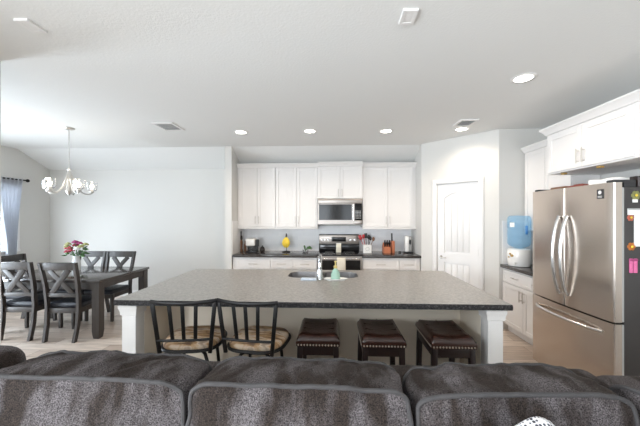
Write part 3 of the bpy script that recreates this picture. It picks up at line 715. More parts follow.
# soap bottle on a dish, folded cloth
sx, sy = X_at(335.5, 3.17), 3.17
bm = BM(); rr = [bm.verts.new((sx+a*0.115, sy+b*0.05-0.012, 0.9125)) for a, b in [(math.cos(k*PI/16), math.sin(k*PI/16)) for k in range(32)]]
r2 = [bm.verts.new((v.co.x+(v.co.x-sx)*0.12, v.co.y+(v.co.y-sy)*0.12, 0.927)) for v in rr]
r3 = [bm.verts.new((sx+(v.co.x-sx)*0.85, sy+(v.co.y-sy)*0.85, 0.918)) for v in rr]
for k in range(32):
    j = (k+1) % 32
    bm.faces.new((rr[k], rr[j], r2[j], r2[k])); bm.faces.new((r2[k], r2[j], r3[j], r3[k]))
bm.faces.new(rr[::-1]); bm.faces.new(r3)
tag(obj('soap_dish', bm, M_WHITEP), 'white oval dish under the soap bottle beside the sink', 'dish')
t = thing('soap_bottle', 'pale green soap bottle with mustard pump on a white dish', 'soap bottle', (sx, sy, 0.9185))
bm = BM(); lathe(bm, [(0.046, 0.0), (0.050, 0.006), (0.047, 0.05), (0.034, 0.085), (0.019, 0.105), (0.017, 0.115)], (0, 0, 0), 20); obj('bottle', bm, M_SOAPC, t, local=True)
bm = BM(); lathe(bm, [(0.020, 0.112), (0.020, 0.135), (0.008, 0.14), (0.007, 0.175), (0.014, 0.178), (0.013, 0.188), (0.004, 0.19)], (0, 0, 0), 16)
tube(bm, [(0, 0, 0.182), (0, 0.045, 0.180), (0, 0.052, 0.170)], [0.008, 0.006, 0.005], 10); obj('pump', bm, M_PUMP, t, local=True)
cxx = X_at(309.5, 3.14)
bm = BM()
for k in range(3): rbox(bm, cxx-0.092+k*0.004, cxx+0.080-k*0.005, 3.095+k*0.003, 3.172-k*0.003, 0.9125+k*0.006, 0.9182+k*0.006, 0.0028, 2)
tag(obj('dish_cloth', bm, M_BLUEC), 'folded pale blue dish cloth left of the faucet', 'cloth')

# ------------------------------------------------------------------ right run: base cabinet, counter, far wall cabinet, fridge cabinet
def shaker_x(bm, y0, y1, z0, z1, x, rail=0.055, th=0.019):
    """door in the YZ plane, front at x (faces -X)"""
    rbox(bm, x+0.008, x+th, y0+0.01, y1-0.01, z0+0.01, z1-0.01, 0)
    rbox(bm, x, x+th, y0, y0+rail, z0, z1, 0.002, 1); rbox(bm, x, x+th, y1-rail, y1, z0, z1, 0.002, 1)
    rbox(bm, x, x+th, y0+rail, y1-rail, z0, z0+rail, 0.002, 1); rbox(bm, x, x+th, y0+rail, y1-rail, z1-rail, z1, 0.002, 1)
XF = 2.355; YE = 3.45
t = thing('base_cabinet', 'white base cabinet under the water dispenser beside the refrigerator', 'cabinet', (XR, 3.87, 0))
bm = BM(); rbox(bm, XF+0.02, XR-0.014, YE, YP-0.014, 0.10, 0.872, 0.001, 1); rbox(bm, XF+0.08, XR-0.014, YE, YP-0.014, 0, 0.10); obj('body', bm, M_CAB, t)
for (a, b) in ((3.665, YP-0.02), (YE+0.004, 3.66)):
    bm = BM(); shaker_x(bm, a, b-0.004, 0.69, 0.85, XF, 0.035); d = obj('drawer', bm, M_CAB, t)
    bm = BM(); m = (a+b)/2; pull_bar(bm, (XF, m-0.07, 0.77), (XF, m+0.07, 0.77), (-0.028, 0, 0)); obj('handle', bm, M_NICKEL, d)
for (a, b, s) in ((3.832, YP-0.02, 0), (YE+0.004, 3.828, 1)):
    bm = BM(); shaker_x(bm, a, b, 0.115, 0.675, XF); d = obj('door', bm, M_CAB, t)
    bm = BM(); hy = a+0.03 if s == 0 else b-0.03
    pull_bar(bm, (XF, hy, 0.50), (XF, hy, 0.64), (-0.028, 0, 0)); obj('handle', bm, M_NICKEL, d)
bm = BM(); rbox(bm, XF-0.028, XR, YE, YP-0.012, 0.873, 0.915, 0.006, 2); tag(obj('countertop', bm, M_GRANB), 'short dark granite counter under the water dispenser', 'countertop')

def crown_x(bm, y0, y1, x0, x1, z, e0, e1):
    pr = [(0.0, 0.0), (0.012, 0.0), (0.018, 0.02), (0.045, 0.055), (0.052, 0.06), (0.052, 0.075), (0.0, 0.075)]
    vs = []
    for (d, dz) in pr:
        a = y0-(d if e0 else 0); b = y1+(d if e1 else 0)
        vs.append([bm.verts.new((x1, a, z+dz)), bm.verts.new((x0-d, a, z+dz)), bm.verts.new((x0-d, b, z+dz)), bm.verts.new((x1, b, z+dz))])
    for A, B in zip(vs, vs[1:]):
        for k in range(3): bm.faces.new((A[k], A[k+1], B[k+1], B[k]))
    bm.faces.new(vs[-1]); bm.faces.new(vs[0][::-1])
t = thing('wall_cabinet', 'white wall cabinet on the right wall above the water dispenser', 'cabinet', (XR, 3.87, 1.385))
x0 = 2.64
bm = BM(); rbox(bm, x0+0.02, XR-0.014, YE, YP-0.014, 1.385, 2.45, 0.001, 1); obj('body', bm, M_CAB, t)
for (a, b, s) in ((3.872, YP-0.05, 0), (YE+0.004, 3.868, 1)):
    bm = BM(); shaker_x(bm, a, b, 1.39, 2.445, x0); d = obj('door', bm, M_CAB, t)
    bm = BM(); hy = a+0.03 if s == 0 else b-0.03; pull_bar(bm, (x0, hy, 1.44), (x0, hy, 1.58), (-0.028, 0, 0)); obj('handle', bm, M_NICKEL, d)
bm = BM(); crown_x(bm, YE, YP-0.014, x0+0.015, XR-0.014, 2.45, False, False); obj('crown_moulding', bm, M_CAB, t)

FY0, FY1 = 2.44, 3.44; xg = 2.36
t = thing('fridge_cabinet', 'deep white double door cabinet above the refrigerator', 'cabinet', (XR, 2.94, 2.03))
bm = BM(); rbox(bm, xg+0.02, XR-0.014, FY0, FY1, 2.035, 2.47, 0.001, 1); obj('body', bm, M_CAB, t)
for (a, b, s) in ((2.957, FY1-0.03, 0), (FY0+0.03, 2.953, 1)):
    bm = BM(); shaker_x(bm, a, b, 2.05, 2.455, xg, 0.06); d = obj('door', bm, M_CAB, t)
    bm = BM(); hy = a+0.03 if s == 0 else b-0.03; pull_bar(bm, (xg, hy, 2.085), (xg, hy, 2.225), (-0.03, 0, 0)); obj('handle', bm, M_NICKEL, d)
bm = BM(); crown_x(bm, FY0, FY1, xg+0.015, XR-0.014, 2.47, True, True); obj('crown_moulding', bm, M_CAB, t)
for y in (3.28, 2.85):
    bm = BM(); rbox(bm, xg+0.06, xg+0.10, y-0.02, y+0.02, 2.018, 2.035, 0.003); obj('bracket', bm, M_GOLD, t)

# ------------------------------------------------------------------ refrigerator
RY0, RY1, RX = 2.375, 3.31, 2.115
t = thing('refrigerator', 'stainless french door refrigerator with bottom freezer drawer', 'refrigerator', (2.55, (RY0+RY1)/2, 0))
bm = BM(); rbox(bm, RX+0.10, 2.93, RY0+0.008, RY1-0.008, 0.03, 1.80, 0.008, 2); obj('cabinet', bm, M_FBODY, t, label='charcoal painted side')
def bowed(bm, y0, y1, z0, z1, side):
    """door slab with a gently bowed front (faces -X)"""
    n = 14; prof = []
    for k in range(n+1):
        s = k/n; y = y0+(y1-y0)*s
        yy = (y-(RY0+RY1)/2)/((RY1-RY0)/2)
        prof.append((RX+0.018*yy*yy, y))
    prof[0] = (prof[0][0]+0.012, y0); prof.insert(1, (RX+0.018*((y0+0.006-(RY0+RY1)/2)/((RY1-RY0)/2))**2+0.003, y0+0.006))
    prof[-1] = (prof[-1][0]+0.012, y1); prof.insert(-1, (RX+0.018*((y1-0.006-(RY0+RY1)/2)/((RY1-RY0)/2))**2+0.003, y1-0.006))
    pts = prof+[(RX+0.078, y1), (RX+0.078, y0)]
    plate(bm, pts, [], lambda a, b: Vector((a, b, z0)), lambda a, b: Vector((a, b, z1)))
ym = (RY0+RY1)/2+0.0
def frame_grey(bm, y0, y1, z0, z1): rbox(bm, RX+0.0785, RX+0.099, y0+0.004, y1-0.004, z0+0.004, z1-0.004, 0.003, 1)
for k, (a, b) in enumerate(((ym+0.002, RY1), (RY0, ym-0.002))):
    bm = BM(); bowed(bm, a, b, 0.765, 1.835, k); d = obj('door', bm, M_STEEL, t, smooth=30)
    bm = BM(); frame_grey(bm, a, b, 0.765, 1.80); obj('gasket', bm, M_DOORGREY, d)
    bm = BM(); hy = a+0.045 if k == 0 else b-0.045
    P = []
    for q in range(17):
        s = q/16; P.append((RX-0.012-0.058*math.sin(PI*s)**0.7, hy, 0.86+0.72*s))
    tube(bm, P, 0.015, 12, flat=(1.0, 1.0)); obj('handle', bm, M_STEELG, d)
bm = BM(); bowed(bm, RY0, RY1, 0.06, 0.752, 0); d = obj('freezer_drawer', bm, M_STEEL, t, smooth=30)
bm = BM(); frame_grey(bm, RY0, RY1, 0.06, 0.752); obj('gasket', bm, M_DOORGREY, d)
bm = BM()
P = [(RX-0.004-0.058*math.sin(PI*q/16)**0.5+0.016*((q/8-1)**2), RY0+0.09+(RY1-RY0-0.18)*q/16, 0.665) for q in range(17)]
tube(bm, P, 0.015, 12); obj('handle', bm, M_STEELG, d)
for y in (RY0+0.05, RY1-0.05):
    bm = BM(); rbox(bm, RX+0.03, RX+0.20, y-0.03, y+0.03, 1.80 if False else 1.836, 1.856, 0.006); rbox(bm, RX+0.11, RX+0.20, y-0.03, y+0.03, 1.798, 1.84, 0.004); obj('hinge_cover', bm, M_BLACKP, t)
bm = BM(); rbox(bm, RX+0.12, 2.90, RY0+0.03, RY1-0.03, 0, 0.032); obj('foot', bm, M_BLACKP, t)
# black sticker on the right door with a pale round emblem
bm = BM(); yb0, yb1 = 2.466, 2.506
rbox(bm, RX+0.006, RX+0.0165, 2.455, 2.508, 1.715, 1.79, 0); stk = obj('sticker', bm, M_BLACKP, t, label='small black sticker with pale round emblem')
bm = BM(); tube(bm, [(RX+0.0065, 2.481, 1.765), (RX+0.005, 2.481, 1.765)], 0.015, 18)
rbox(bm, RX+0.0048, RX+0.0065, 2.462, 2.500, 1.733, 1.737, 0); rbox(bm, RX+0.0048, RX+0.0065, 2.462, 2.500, 1.724, 1.727, 0)
obj('emblem', bm, M_WHITEP, stk)
# papers and magnets on the near side of the refrigerator
ys = RY0+0.008
def flatpad(name, x0, x1, z0, z1, m, lab, cat, th=0.006, parent=None, y=None):
    bm = BM(); yy = ys if y is None else y
    rbox(bm, x0, x1, yy-th, yy-0.0003, z0, z1, 0.002, 1)
    return tag(obj(name, bm, m), lab, cat)
np_ = flatpad('notepad', 2.236, 2.330, 1.585, 1.635, M_PAPER, 'small white notepad stuck high on the refrigerator side', 'notepad', 0.010)
bm = BM(); rbox(bm, 2.236, 2.330, ys-0.012, ys-0.0095, 1.625, 1.636, 0.001, 1); obj('binding', bm, M_DOORGREY, np_)
def flower_magnet(name, x, z, r, m, lab, y=None):
    yy = (ys if y is None else y)
    tt = thing(name, lab, 'magnet', (x, yy, z))
    bm = BM()
    for k in range(6):
        a = k*PI/3; ball(bm, (x+r*0.6*math.cos(a), yy-0.006, z+r*0.6*math.sin(a)), r*0.48, 2, (1, 1, 1))
    for v in bm.verts: v.co.y = yy-0.0004-abs(v.co.y-(yy-0.006))*0.3
    obj('petals', bm, m, tt)
    bm = BM(); ball(bm, (x, yy-0.007, z), r*0.32, 2, (1, 0.5, 1)); obj('center', bm, M_YELLOW, tt)
flower_magnet('flower_magnet', 2.262, 1.566, 0.026, M_CORAL, 'coral flower magnet under the notepad on the refrigerator side')
flatpad('paper_sheet', 2.285, 2.47, 1.345, 1.60, M_PAPER, 'large white sheet of paper on the refrigerator side', 'paper', 0.003)
flower_magnet('flower_magnet', 2.268, 1.345, 0.030, M_ORANGE, 'orange flower magnet at the lower corner of the paper sheet')
flower_magnet('flower_magnet', 2.300, 1.735, 0.034, M_FLCREAM, 'cream flower magnet above the notepad on the refrigerator side')
flatpad('magnet', 2.272, 2.31, 1.68, 1.705, M_PAPER, 'white magnet under the cream flower on the refrigerator side', 'magnet', 0.008)
t = thing('pink_clip', 'pink patterned two-strip holder hung low on the refrigerator side', 'magnet', (2.275, ys, 1.14))
for k in range(2):
    bm = BM(); x = 2.248+k*0.032; rbox(bm, x, x+0.026, ys-0.010, ys-0.0003, 1.145, 1.255, 0.004, 2); obj('strip', bm, M_PINK, t)
bm = BM(); rbox(bm, 2.248, 2.306, ys-0.013, ys-0.0095, 1.235, 1.252, 0.001, 1); obj('band', bm, M_FLPINK, t)
# things lying on top of the refrigerator
def lumpy(name, b, m, lab, cat, amp, seed):
    bm = BM(); rbox(bm, *b, 0.010, 2); bmesh.ops.subdivide_edges(bm, edges=bm.edges[:], cuts=3, use_grid_fill=True)
    for v in bm.verts:
        if v.co.z > b[4]+0.006: v.co += mnoise.noise_vector(v.co*14+Vector((seed, 0, 0)))*amp; v.co.z = max(v.co.z, b[4]+0.002); v.co.x = max(v.co.x, b[0])
    return tag(obj(name, bm, m), lab, cat)
lumpy('paper_bag', (2.24, 2.50, 2.50, 2.74, 1.8002, 1.888), M_PAPER, 'crumpled white paper bag lying on top of the refrigerator', 'bag', 0.012, 1)
lumpy('oven_mitt', (2.24, 2.46, 2.80, 2.98, 1.8002, 1.868), M_BRICK, 'brick red oven mitt on top of the refrigerator', 'oven mitt', 0.010, 5)
lumpy('flat_box', (2.25, 2.52, 3.02, 3.215, 1.8002, 1.872), M_BROWN, 'flat brown box at the far end of the refrigerator top', 'box', 0.001, 9)
bm = BM(); plate(bm, rrect(2.33, 2.68, 2.39, 2.475, 0.02, 3), [rrect(2.34, 2.67, 2.40, 2.465, 0.015, 3)], lambda a, b: Vector((a, b, 1.8004)), lambda a, b: Vector((a, b, 1.885)))
rbox(bm, 2.335, 2.675, 2.395, 2.47, 1.8004, 1.806); tag(obj('tray', bm, M_ESPRESSO), 'dark narrow tray at the near edge of the refrigerator top', 'tray')

# ------------------------------------------------------------------ water dispenser
wx, wy = 2.487, 4.125
t = thing('water_crock', 'white ceramic water crock on the counter beside the refrigerator', 'water dispenser', (wx, wy, 0.915))
bm = BM(); lathe(bm, [(0.10, 0), (0.125, 0.006), (0.135, 0.04), (0.14, 0.12), (0.138, 0.19), (0.125, 0.225), (0.09, 0.235), (0.085, 0.236)], (0, 0, 0), 32); obj('crock', bm, M_WHITEP, t, local=True)
bm = BM()
a = math.radians(205); c = Vector((0.139*math.cos(a), 0.139*math.sin(a), 0.145))
ball(bm, c, 0.022, 2, (1, 1, 0.8)); ball(bm, c+Vector((-0.018, 0.012, 0.022)), 0.013, 2); ball(bm, c+Vector((0.025, -0.012, -0.004)), 0.013, 2); ball(bm, c+Vector((-0.030, 0.02, -0.02)), 0.010, 2)
obj('painted_motif', bm, M_GOLD, t, local=True)
bm = BM(); a = math.radians(222); c = Vector((0.138*math.cos(a), 0.138*math.sin(a), 0.05)); d = Vector((math.cos(a), math.sin(a), 0))
tube(bm, [c, c+d*0.035, c+d*0.045+Vector((0, 0, -0.02))], [0.009, 0.009, 0.006], 10); obj('spigot', bm, M_WHITEP, t, local=True)
t = thing('water_bottle', 'large translucent blue water jug upturned on the white crock', 'water bottle', (wx, wy, 1.1515))
bm = BM()
pr = [(0.03, 0.0), (0.06, 0.008), (0.115, 0.035), (0.134, 0.065), (0.135, 0.12), (0.130, 0.13), (0.130, 0.14), (0.135, 0.15), (0.135, 0.24), (0.130, 0.25), (0.130, 0.26), (0.135, 0.27), (0.135, 0.39), (0.128, 0.42), (0.11, 0.435), (0.02, 0.428)]
lathe(bm, pr, (0, 0, 0), 36); obj('jug', bm, M_WATER, t, local=True)
bm = BM(); a = math.radians(250)
for k in range(1): 
    vs = []
    for j in range(9):
        aa = math.radians(190+j*3.4); vs.append([bm.verts.new((0.1365*math.cos(aa), 0.1365*math.sin(aa), z)) for z in (0.285, 0.345)])
    for A, B in zip(vs, vs[1:]): bm.faces.new((A[0], B[0], B[1], A[1]))
lb = obj('label_sticker', bm, M_PAPER, t, local=True)
bm = BM(); a = math.radians(275); tube(bm, [(0.12*math.cos(a), 0.125*math.sin(a)-0.01, 0.20), (0.13*math.cos(a), 0.13*math.sin(a)-0.012, 0.21), (0.13*math.cos(a), 0.13*math.sin(a)-0.012, 0.29), (0.12*math.cos(a), 0.125*math.sin(a)-0.01, 0.30)], 0.014, 10)
M_DBLUE = clear_tint('deep_blue_grip', (0.08, 0.30, 0.66), (0.4, 0.65, 0.95), 0.7); obj('grip', bm, M_DBLUE, t, local=True)

# ------------------------------------------------------------------ things on the back counter
ZC = 0.9155
def wx_(px, Y): return X_at(px, Y)
x = wx_(241.0, 5.62)
t = thing('pepper_mill', 'tall brown wooden pepper mill at the left end of the back counter', 'pepper mill', (x, 5.62, ZC))
bm = BM(); lathe(bm, [(0.034, 0), (0.036, 0.02), (0.024, 0.06), (0.030, 0.12), (0.034, 0.18), (0.024, 0.21), (0.022, 0.22)], (0, 0, 0), 18); obj('body', bm, M_BROWN, t, local=True)
bm = BM(); lathe(bm, [(0.022, 0.221), (0.030, 0.25), (0.026, 0.29), (0.012, 0.31), (0.012, 0.36), (0.016, 0.375), (0.004, 0.385)], (0, 0, 0), 16); obj('top', bm, M_ESPRESSO, t, local=True)
x = wx_(245.2, 5.60)
bm = BM(); lathe(bm, [(0.022, 0), (0.023, 0.10), (0.020, 0.14), (0.010, 0.16), (0.010, 0.20), (0.012, 0.205), (0.003, 0.207)], (x, 5.60, ZC), 16)
tag(obj('sauce_bottle', bm, M_BROWN), 'slim brown bottle between the pepper mill and the coffee maker', 'bottle')
x0, x1 = wx_(246.8, 5.50), wx_(256.8, 5.50)
t = thing('coffee_maker', 'white and black coffee maker on the left back counter', 'coffee maker', ((x0+x1)/2, 5.52, ZC))
bm = BM(); rbox(bm, x0, x1, 5.43, 5.62, ZC, ZC+0.03, 0.006); rbox(bm, x0, x1, 5.54, 5.62, ZC+0.03, ZC+0.12, 0.004); obj('base', bm, M_BLACKP, t)
bm = BM(); rbox(bm, x0-0.005, x1-0.02, 5.42, 5.62, ZC+0.12, ZC+0.255, 0.02, 3); obj('housing', bm, M_WHITEP, t)
bm = BM(); rbox(bm, x1-0.020, x1+0.022, 5.46, 5.60, ZC+0.10, ZC+0.235, 0.012, 3); obj('water_tank', bm, M_BLACKP, t)
bm = BM(); xm = (x0+x1)/2; lathe(bm, [(0.035, 0), (0.048, 0.01), (0.05, 0.04), (0.04, 0.07), (0.038, 0.078)], (xm, 5.482, ZC+0.031), 18)
tube(bm, [(xm+0.045, 5.48, ZC+0.045), (xm+0.07, 5.47, ZC+0.06), (xm+0.045, 5.48, ZC+0.095)], 0.006, 8); obj('carafe', bm, M_GLASS, t)
x = wx_(262.3, 5.55)
t = thing('sugar_jar', 'small dark round jar right of the coffee maker', 'jar', (x, 5.55, ZC))
bm = BM(); lathe(bm, [(0.032, 0), (0.044, 0.012), (0.050, 0.045), (0.042, 0.078), (0.034, 0.085)], (0, 0, 0), 20); obj('jar', bm, M_ESPRESSO, t, local=True)
bm = BM(); lathe(bm, [(0.036, 0.085), (0.032, 0.096), (0.010, 0.102), (0.010, 0.110), (0.013, 0.116), (0.003, 0.122)], (0, 0, 0), 16); obj('lid', bm, M_IRON, t, local=True)
# banana stand
x = wx_(286.3, 5.55)
t = thing('banana_stand', 'dark banana hanger stand on the back counter', 'stand', (x, 5.55, ZC))
bm = BM(); lathe(bm, [(0.075, 0), (0.078, 0.008), (0.06, 0.022), (0.012, 0.03)], (0, 0, 0), 24); obj('base', bm, M_IRON, t, local=True)
bm = BM(); tube(bm, [(0, 0.045, 0.012), (0.0, 0.05, 0.15), (0, 0.046, 0.28), (0, 0.025, 0.34), (0, -0.01, 0.345), (0, -0.022, 0.32), (0, -0.012, 0.305)], 0.006, 10); obj('hook', bm, M_IRON, t, local=True)
t = thing('banana_bunch', 'yellow bunch of bananas hanging from the dark stand', 'bananas', (x, 5.55, ZC))
for k in range(5):
    a = (k-2)*0.42
    P = []; 
    for q in range(9):
        s = q/8; P.append((math.sin(a)*0.066*math.sin(PI*s*0.9)+math.sin(a)*0.01, -0.012-0.03*math.cos(a)*math.sin(PI*s*0.9), 0.285-0.20*s))
    bm = BM(); tube(bm, P, [0.006, 0.009, 0.015, 0.0165, 0.017, 0.0165, 0.014, 0.009, 0.004], 9)
    obj('banana', bm, M_YELLOW, t, local=True)
bm = BM(); tube(bm, [(0, -0.015, 0.28), (0, -0.015, 0.30), (0, -0.02, 0.335)], [0.016, 0.013, 0.009], 10)
obj('stem', bm, M_ESPRESSO, t, local=True)
# small plant in a glass
x = wx_(305.5, 5.52)
t = thing('potted_plant', 'small leafy green cutting in a glass on the back counter', 'plant', (x, 5.52, ZC))
bm = BM(); lathe(bm, [(0.045, 0), (0.05, 0.004), (0.054, 0.055), (0.051, 0.055), (0.046, 0.008), (0.002, 0.007)], (0, 0, 0), 20); obj('glass_bowl', bm, M_GLASS, t, local=True)
bm = BM()
for (dx, dz, L, wd) in ((0.13, 0.075, 1, 0.036), (0.10, 0.10, 1, 0.032), (-0.03, 0.125, 1, 0.03), (0.05, 0.085, 1, 0.03), (-0.02, 0.07, 1, 0.028), (0.115, 0.055, 1, 0.03)):
    tip = Vector((dx, random.uniform(-0.04, 0.04), dz)); b0 = Vector((0, 0, 0.03)); n = 6; L_ = []
    side = Vector((0.3, 1, 0.5)).normalized()
    for q in range(n+1):
        s = q/n; p = b0.lerp(tip, s)+Vector((0, 0, 0.035*math.sin(PI*s))); wdt = wd*math.sin(PI*min(1, s*0.95+0.05))
        L_.append((bm.verts.new(p+side*wdt), bm.verts.new(p+Vector((0, 0, -0.004))), bm.verts.new(p-side*wdt)))
    for A, B in zip(L_, L_[1:]):
        bm.faces.new((A[0], A[1], B[1], B[0])); bm.faces.new((A[1], A[2], B[2], B[1]))
lv = obj('leaves', bm, M_GREEN, t, local=True); md = lv.modifiers.new('s', 'SOLIDIFY'); md.thickness = 0.003
# utensil crock
x0, x1 = wx_(362.8, 5.55), wx_(371.2, 5.55); xm = (x0+x1)/2
t = thing('utensil_crock', 'white square utensil crock right of the range', 'crock', (xm, 5.55, ZC))
bm = BM(); plate(bm, rrect(x0, x1, 5.475, 5.625, 0.015, 4), [rrect(x0+0.01, x1-0.01, 5.485, 5.615, 0.01, 4)], lambda a, b: Vector((a, b, ZC)), lambda a, b: Vector((a, b, ZC+0.15)))
rbox(bm, x0+0.006, x1-0.006, 5.482, 5.618, ZC+0.001, ZC+0.01); obj('crock_body', bm, M_WHITEP, t)
bm = BM(); c = (xm+0.0, 5.4745, ZC+0.075); lathe(bm, [(0.028, 0), (0.034, 0), (0.034, 0.0015), (0.028, 0.0015)], (0, 0, 0), 22, Matrix.Translation(c) @ Matrix.Rotation(PI/2, 4, 'X'), cap=False); obj('crest', bm, M_DOORGREY, t)
UT = [(-0.05, 0.02, -0.13, 0.30, M_RED, 'red silicone spatula', 'spatula', 'spat'), (-0.03, -0.03, -0.075, 0.33, M_RED, 'red silicone spoon', 'spoon', 'spoon'),
      (0.0, 0.03, -0.02, 0.335, M_BLACKP, 'black slotted turner', 'turner', 'spat'), (0.02, -0.02, 0.03, 0.32, M_BLACKP, 'black ladle', 'ladle', 'spoon'),
      (0.035, 0.02, 0.07, 0.29, M_BLACKP, 'black serving spoon', 'spoon', 'spoon'), (0.045, -0.02, 0.125, 0.28, M_BROWN, 'wooden spoon', 'spoon', 'spoon')]
for (dx, dy, tx, h, m, lab, cat, kind) in UT:
    b0 = Vector((xm+dx*0.5, 5.55+dy, ZC+0.015)); tp = Vector((xm+tx, 5.55+dy*1.2, ZC+h)); dd = (tp-b0).normalized()
    bm = BM(); tube(bm, [b0, tp-dd*0.06], 0.006, 8)
    if kind == 'spat': board(bm, tp-dd*0.07, tp+dd*0.02, 0.055, 0.006, (0, 1, 0), 0.003)
    else:
        vs = ball(bm, (0, 0, 0), 0.034, 2, (0.8, 0.35, 1.15))
        for v in vs: v.co += tp-dd*0.03
    tag(obj(lab.split()[-1] if cat != 'turner' else 'turner', bm, m), lab+' standing in the white utensil crock', cat, None)
# knife block with knives
x0, x1 = wx_(383.3, 5.52), wx_(390.2, 5.52); xm = (x0+x1)/2
t = thing('knife_block', 'orange wood knife block on the back counter', 'knife block', (xm, 5.55, ZC))
bm = BM(); plate(bm, [(5.47, 0), (5.66, 0), (5.66, 0.10), (5.56, 0.185), (5.47, 0.105)], [], lambda a, b: Vector((x0, a, ZC+b)), lambda a, b: Vector((x1, a, ZC+b))); obj('block', bm, M_ORANGEW, t)
for i in range(3):
    for j in range(2):
        kx = x0+0.022+i*(x1-x0-0.044)/2; p = Vector((kx, 5.49+j*0.04, ZC+0.118+j*0.035)); d = Vector((0, -0.62, 0.78))
        bm = BM(); board(bm, p, p+d*0.105, 0.026, 0.018, (0, 0.78, 0.62), 0.006)
        tag(obj('knife', bm, M_BLACKP), 'black-handled knife in the block, %s row, %s' % (['front', 'rear'][j], ['left', 'middle', 'right'][i]), 'knife', 'knives in the knife block')
x0, x1 = wx_(391.2, 5.54), wx_(394.4, 5.54)
bm = BM(); rbox(bm, x0, x1, 5.50, 5.63, ZC, ZC+0.215, 0.006); hb = tag(obj('knife_sheath', bm, M_ORANGEW), 'tall narrow orange-red wood knife holder beside the block', 'knife holder')
bm = BM(); board(bm, ((x0+x1)/2-0.012, 5.56, ZC+0.216), ((x0+x1)/2-0.02, 5.54, ZC+0.36), 0.028, 0.02, (0, 1, 0), 0.006); tag(obj('steel_handle', bm, M_BLACKP), 'black handle standing up from the tall orange-red holder', 'knife')
# tall white appliance near the right wall
x = wx_(408.3, 5.55)
t = thing('countertop_appliance', 'tall narrow white and grey appliance on the counter near the pantry wall', 'appliance', (x, 5.55, ZC))
bm = BM(); rbox(bm, x-0.075, x+0.07, 5.49, 5.62, ZC, ZC+0.02, 0.006); obj('base', bm, M_BLACKP, t)
bm = BM(); rbox(bm, x-0.065, x+0.005, 5.50, 5.61, ZC+0.02, ZC+0.31, 0.02, 3); obj('housing', bm, M_WHITEP, t)
bm = BM(); rbox(bm, x+0.005, x+0.06, 5.52, 5.60, ZC+0.02, ZC+0.30, 0.015, 3); obj('back_shell', bm, M_DOORGREY, t)
bm = BM(); ball(bm, (x+0.025, 5.515, ZC+0.20), 0.022, 2, (0.8, 0.8, 2.2)); obj('lever', bm, M_BLACKP, t)
bm = BM(); x2 = wx_(399.8, 5.5); lathe(bm, [(0.022, 0), (0.026, 0.006), (0.022, 0.03), (0.004, 0.036)], (x2, 5.5, ZC), 14); tag(obj('sink_stopper', bm, M_BLACKP), 'small black round stopper left of the tall white appliance', 'stopper')

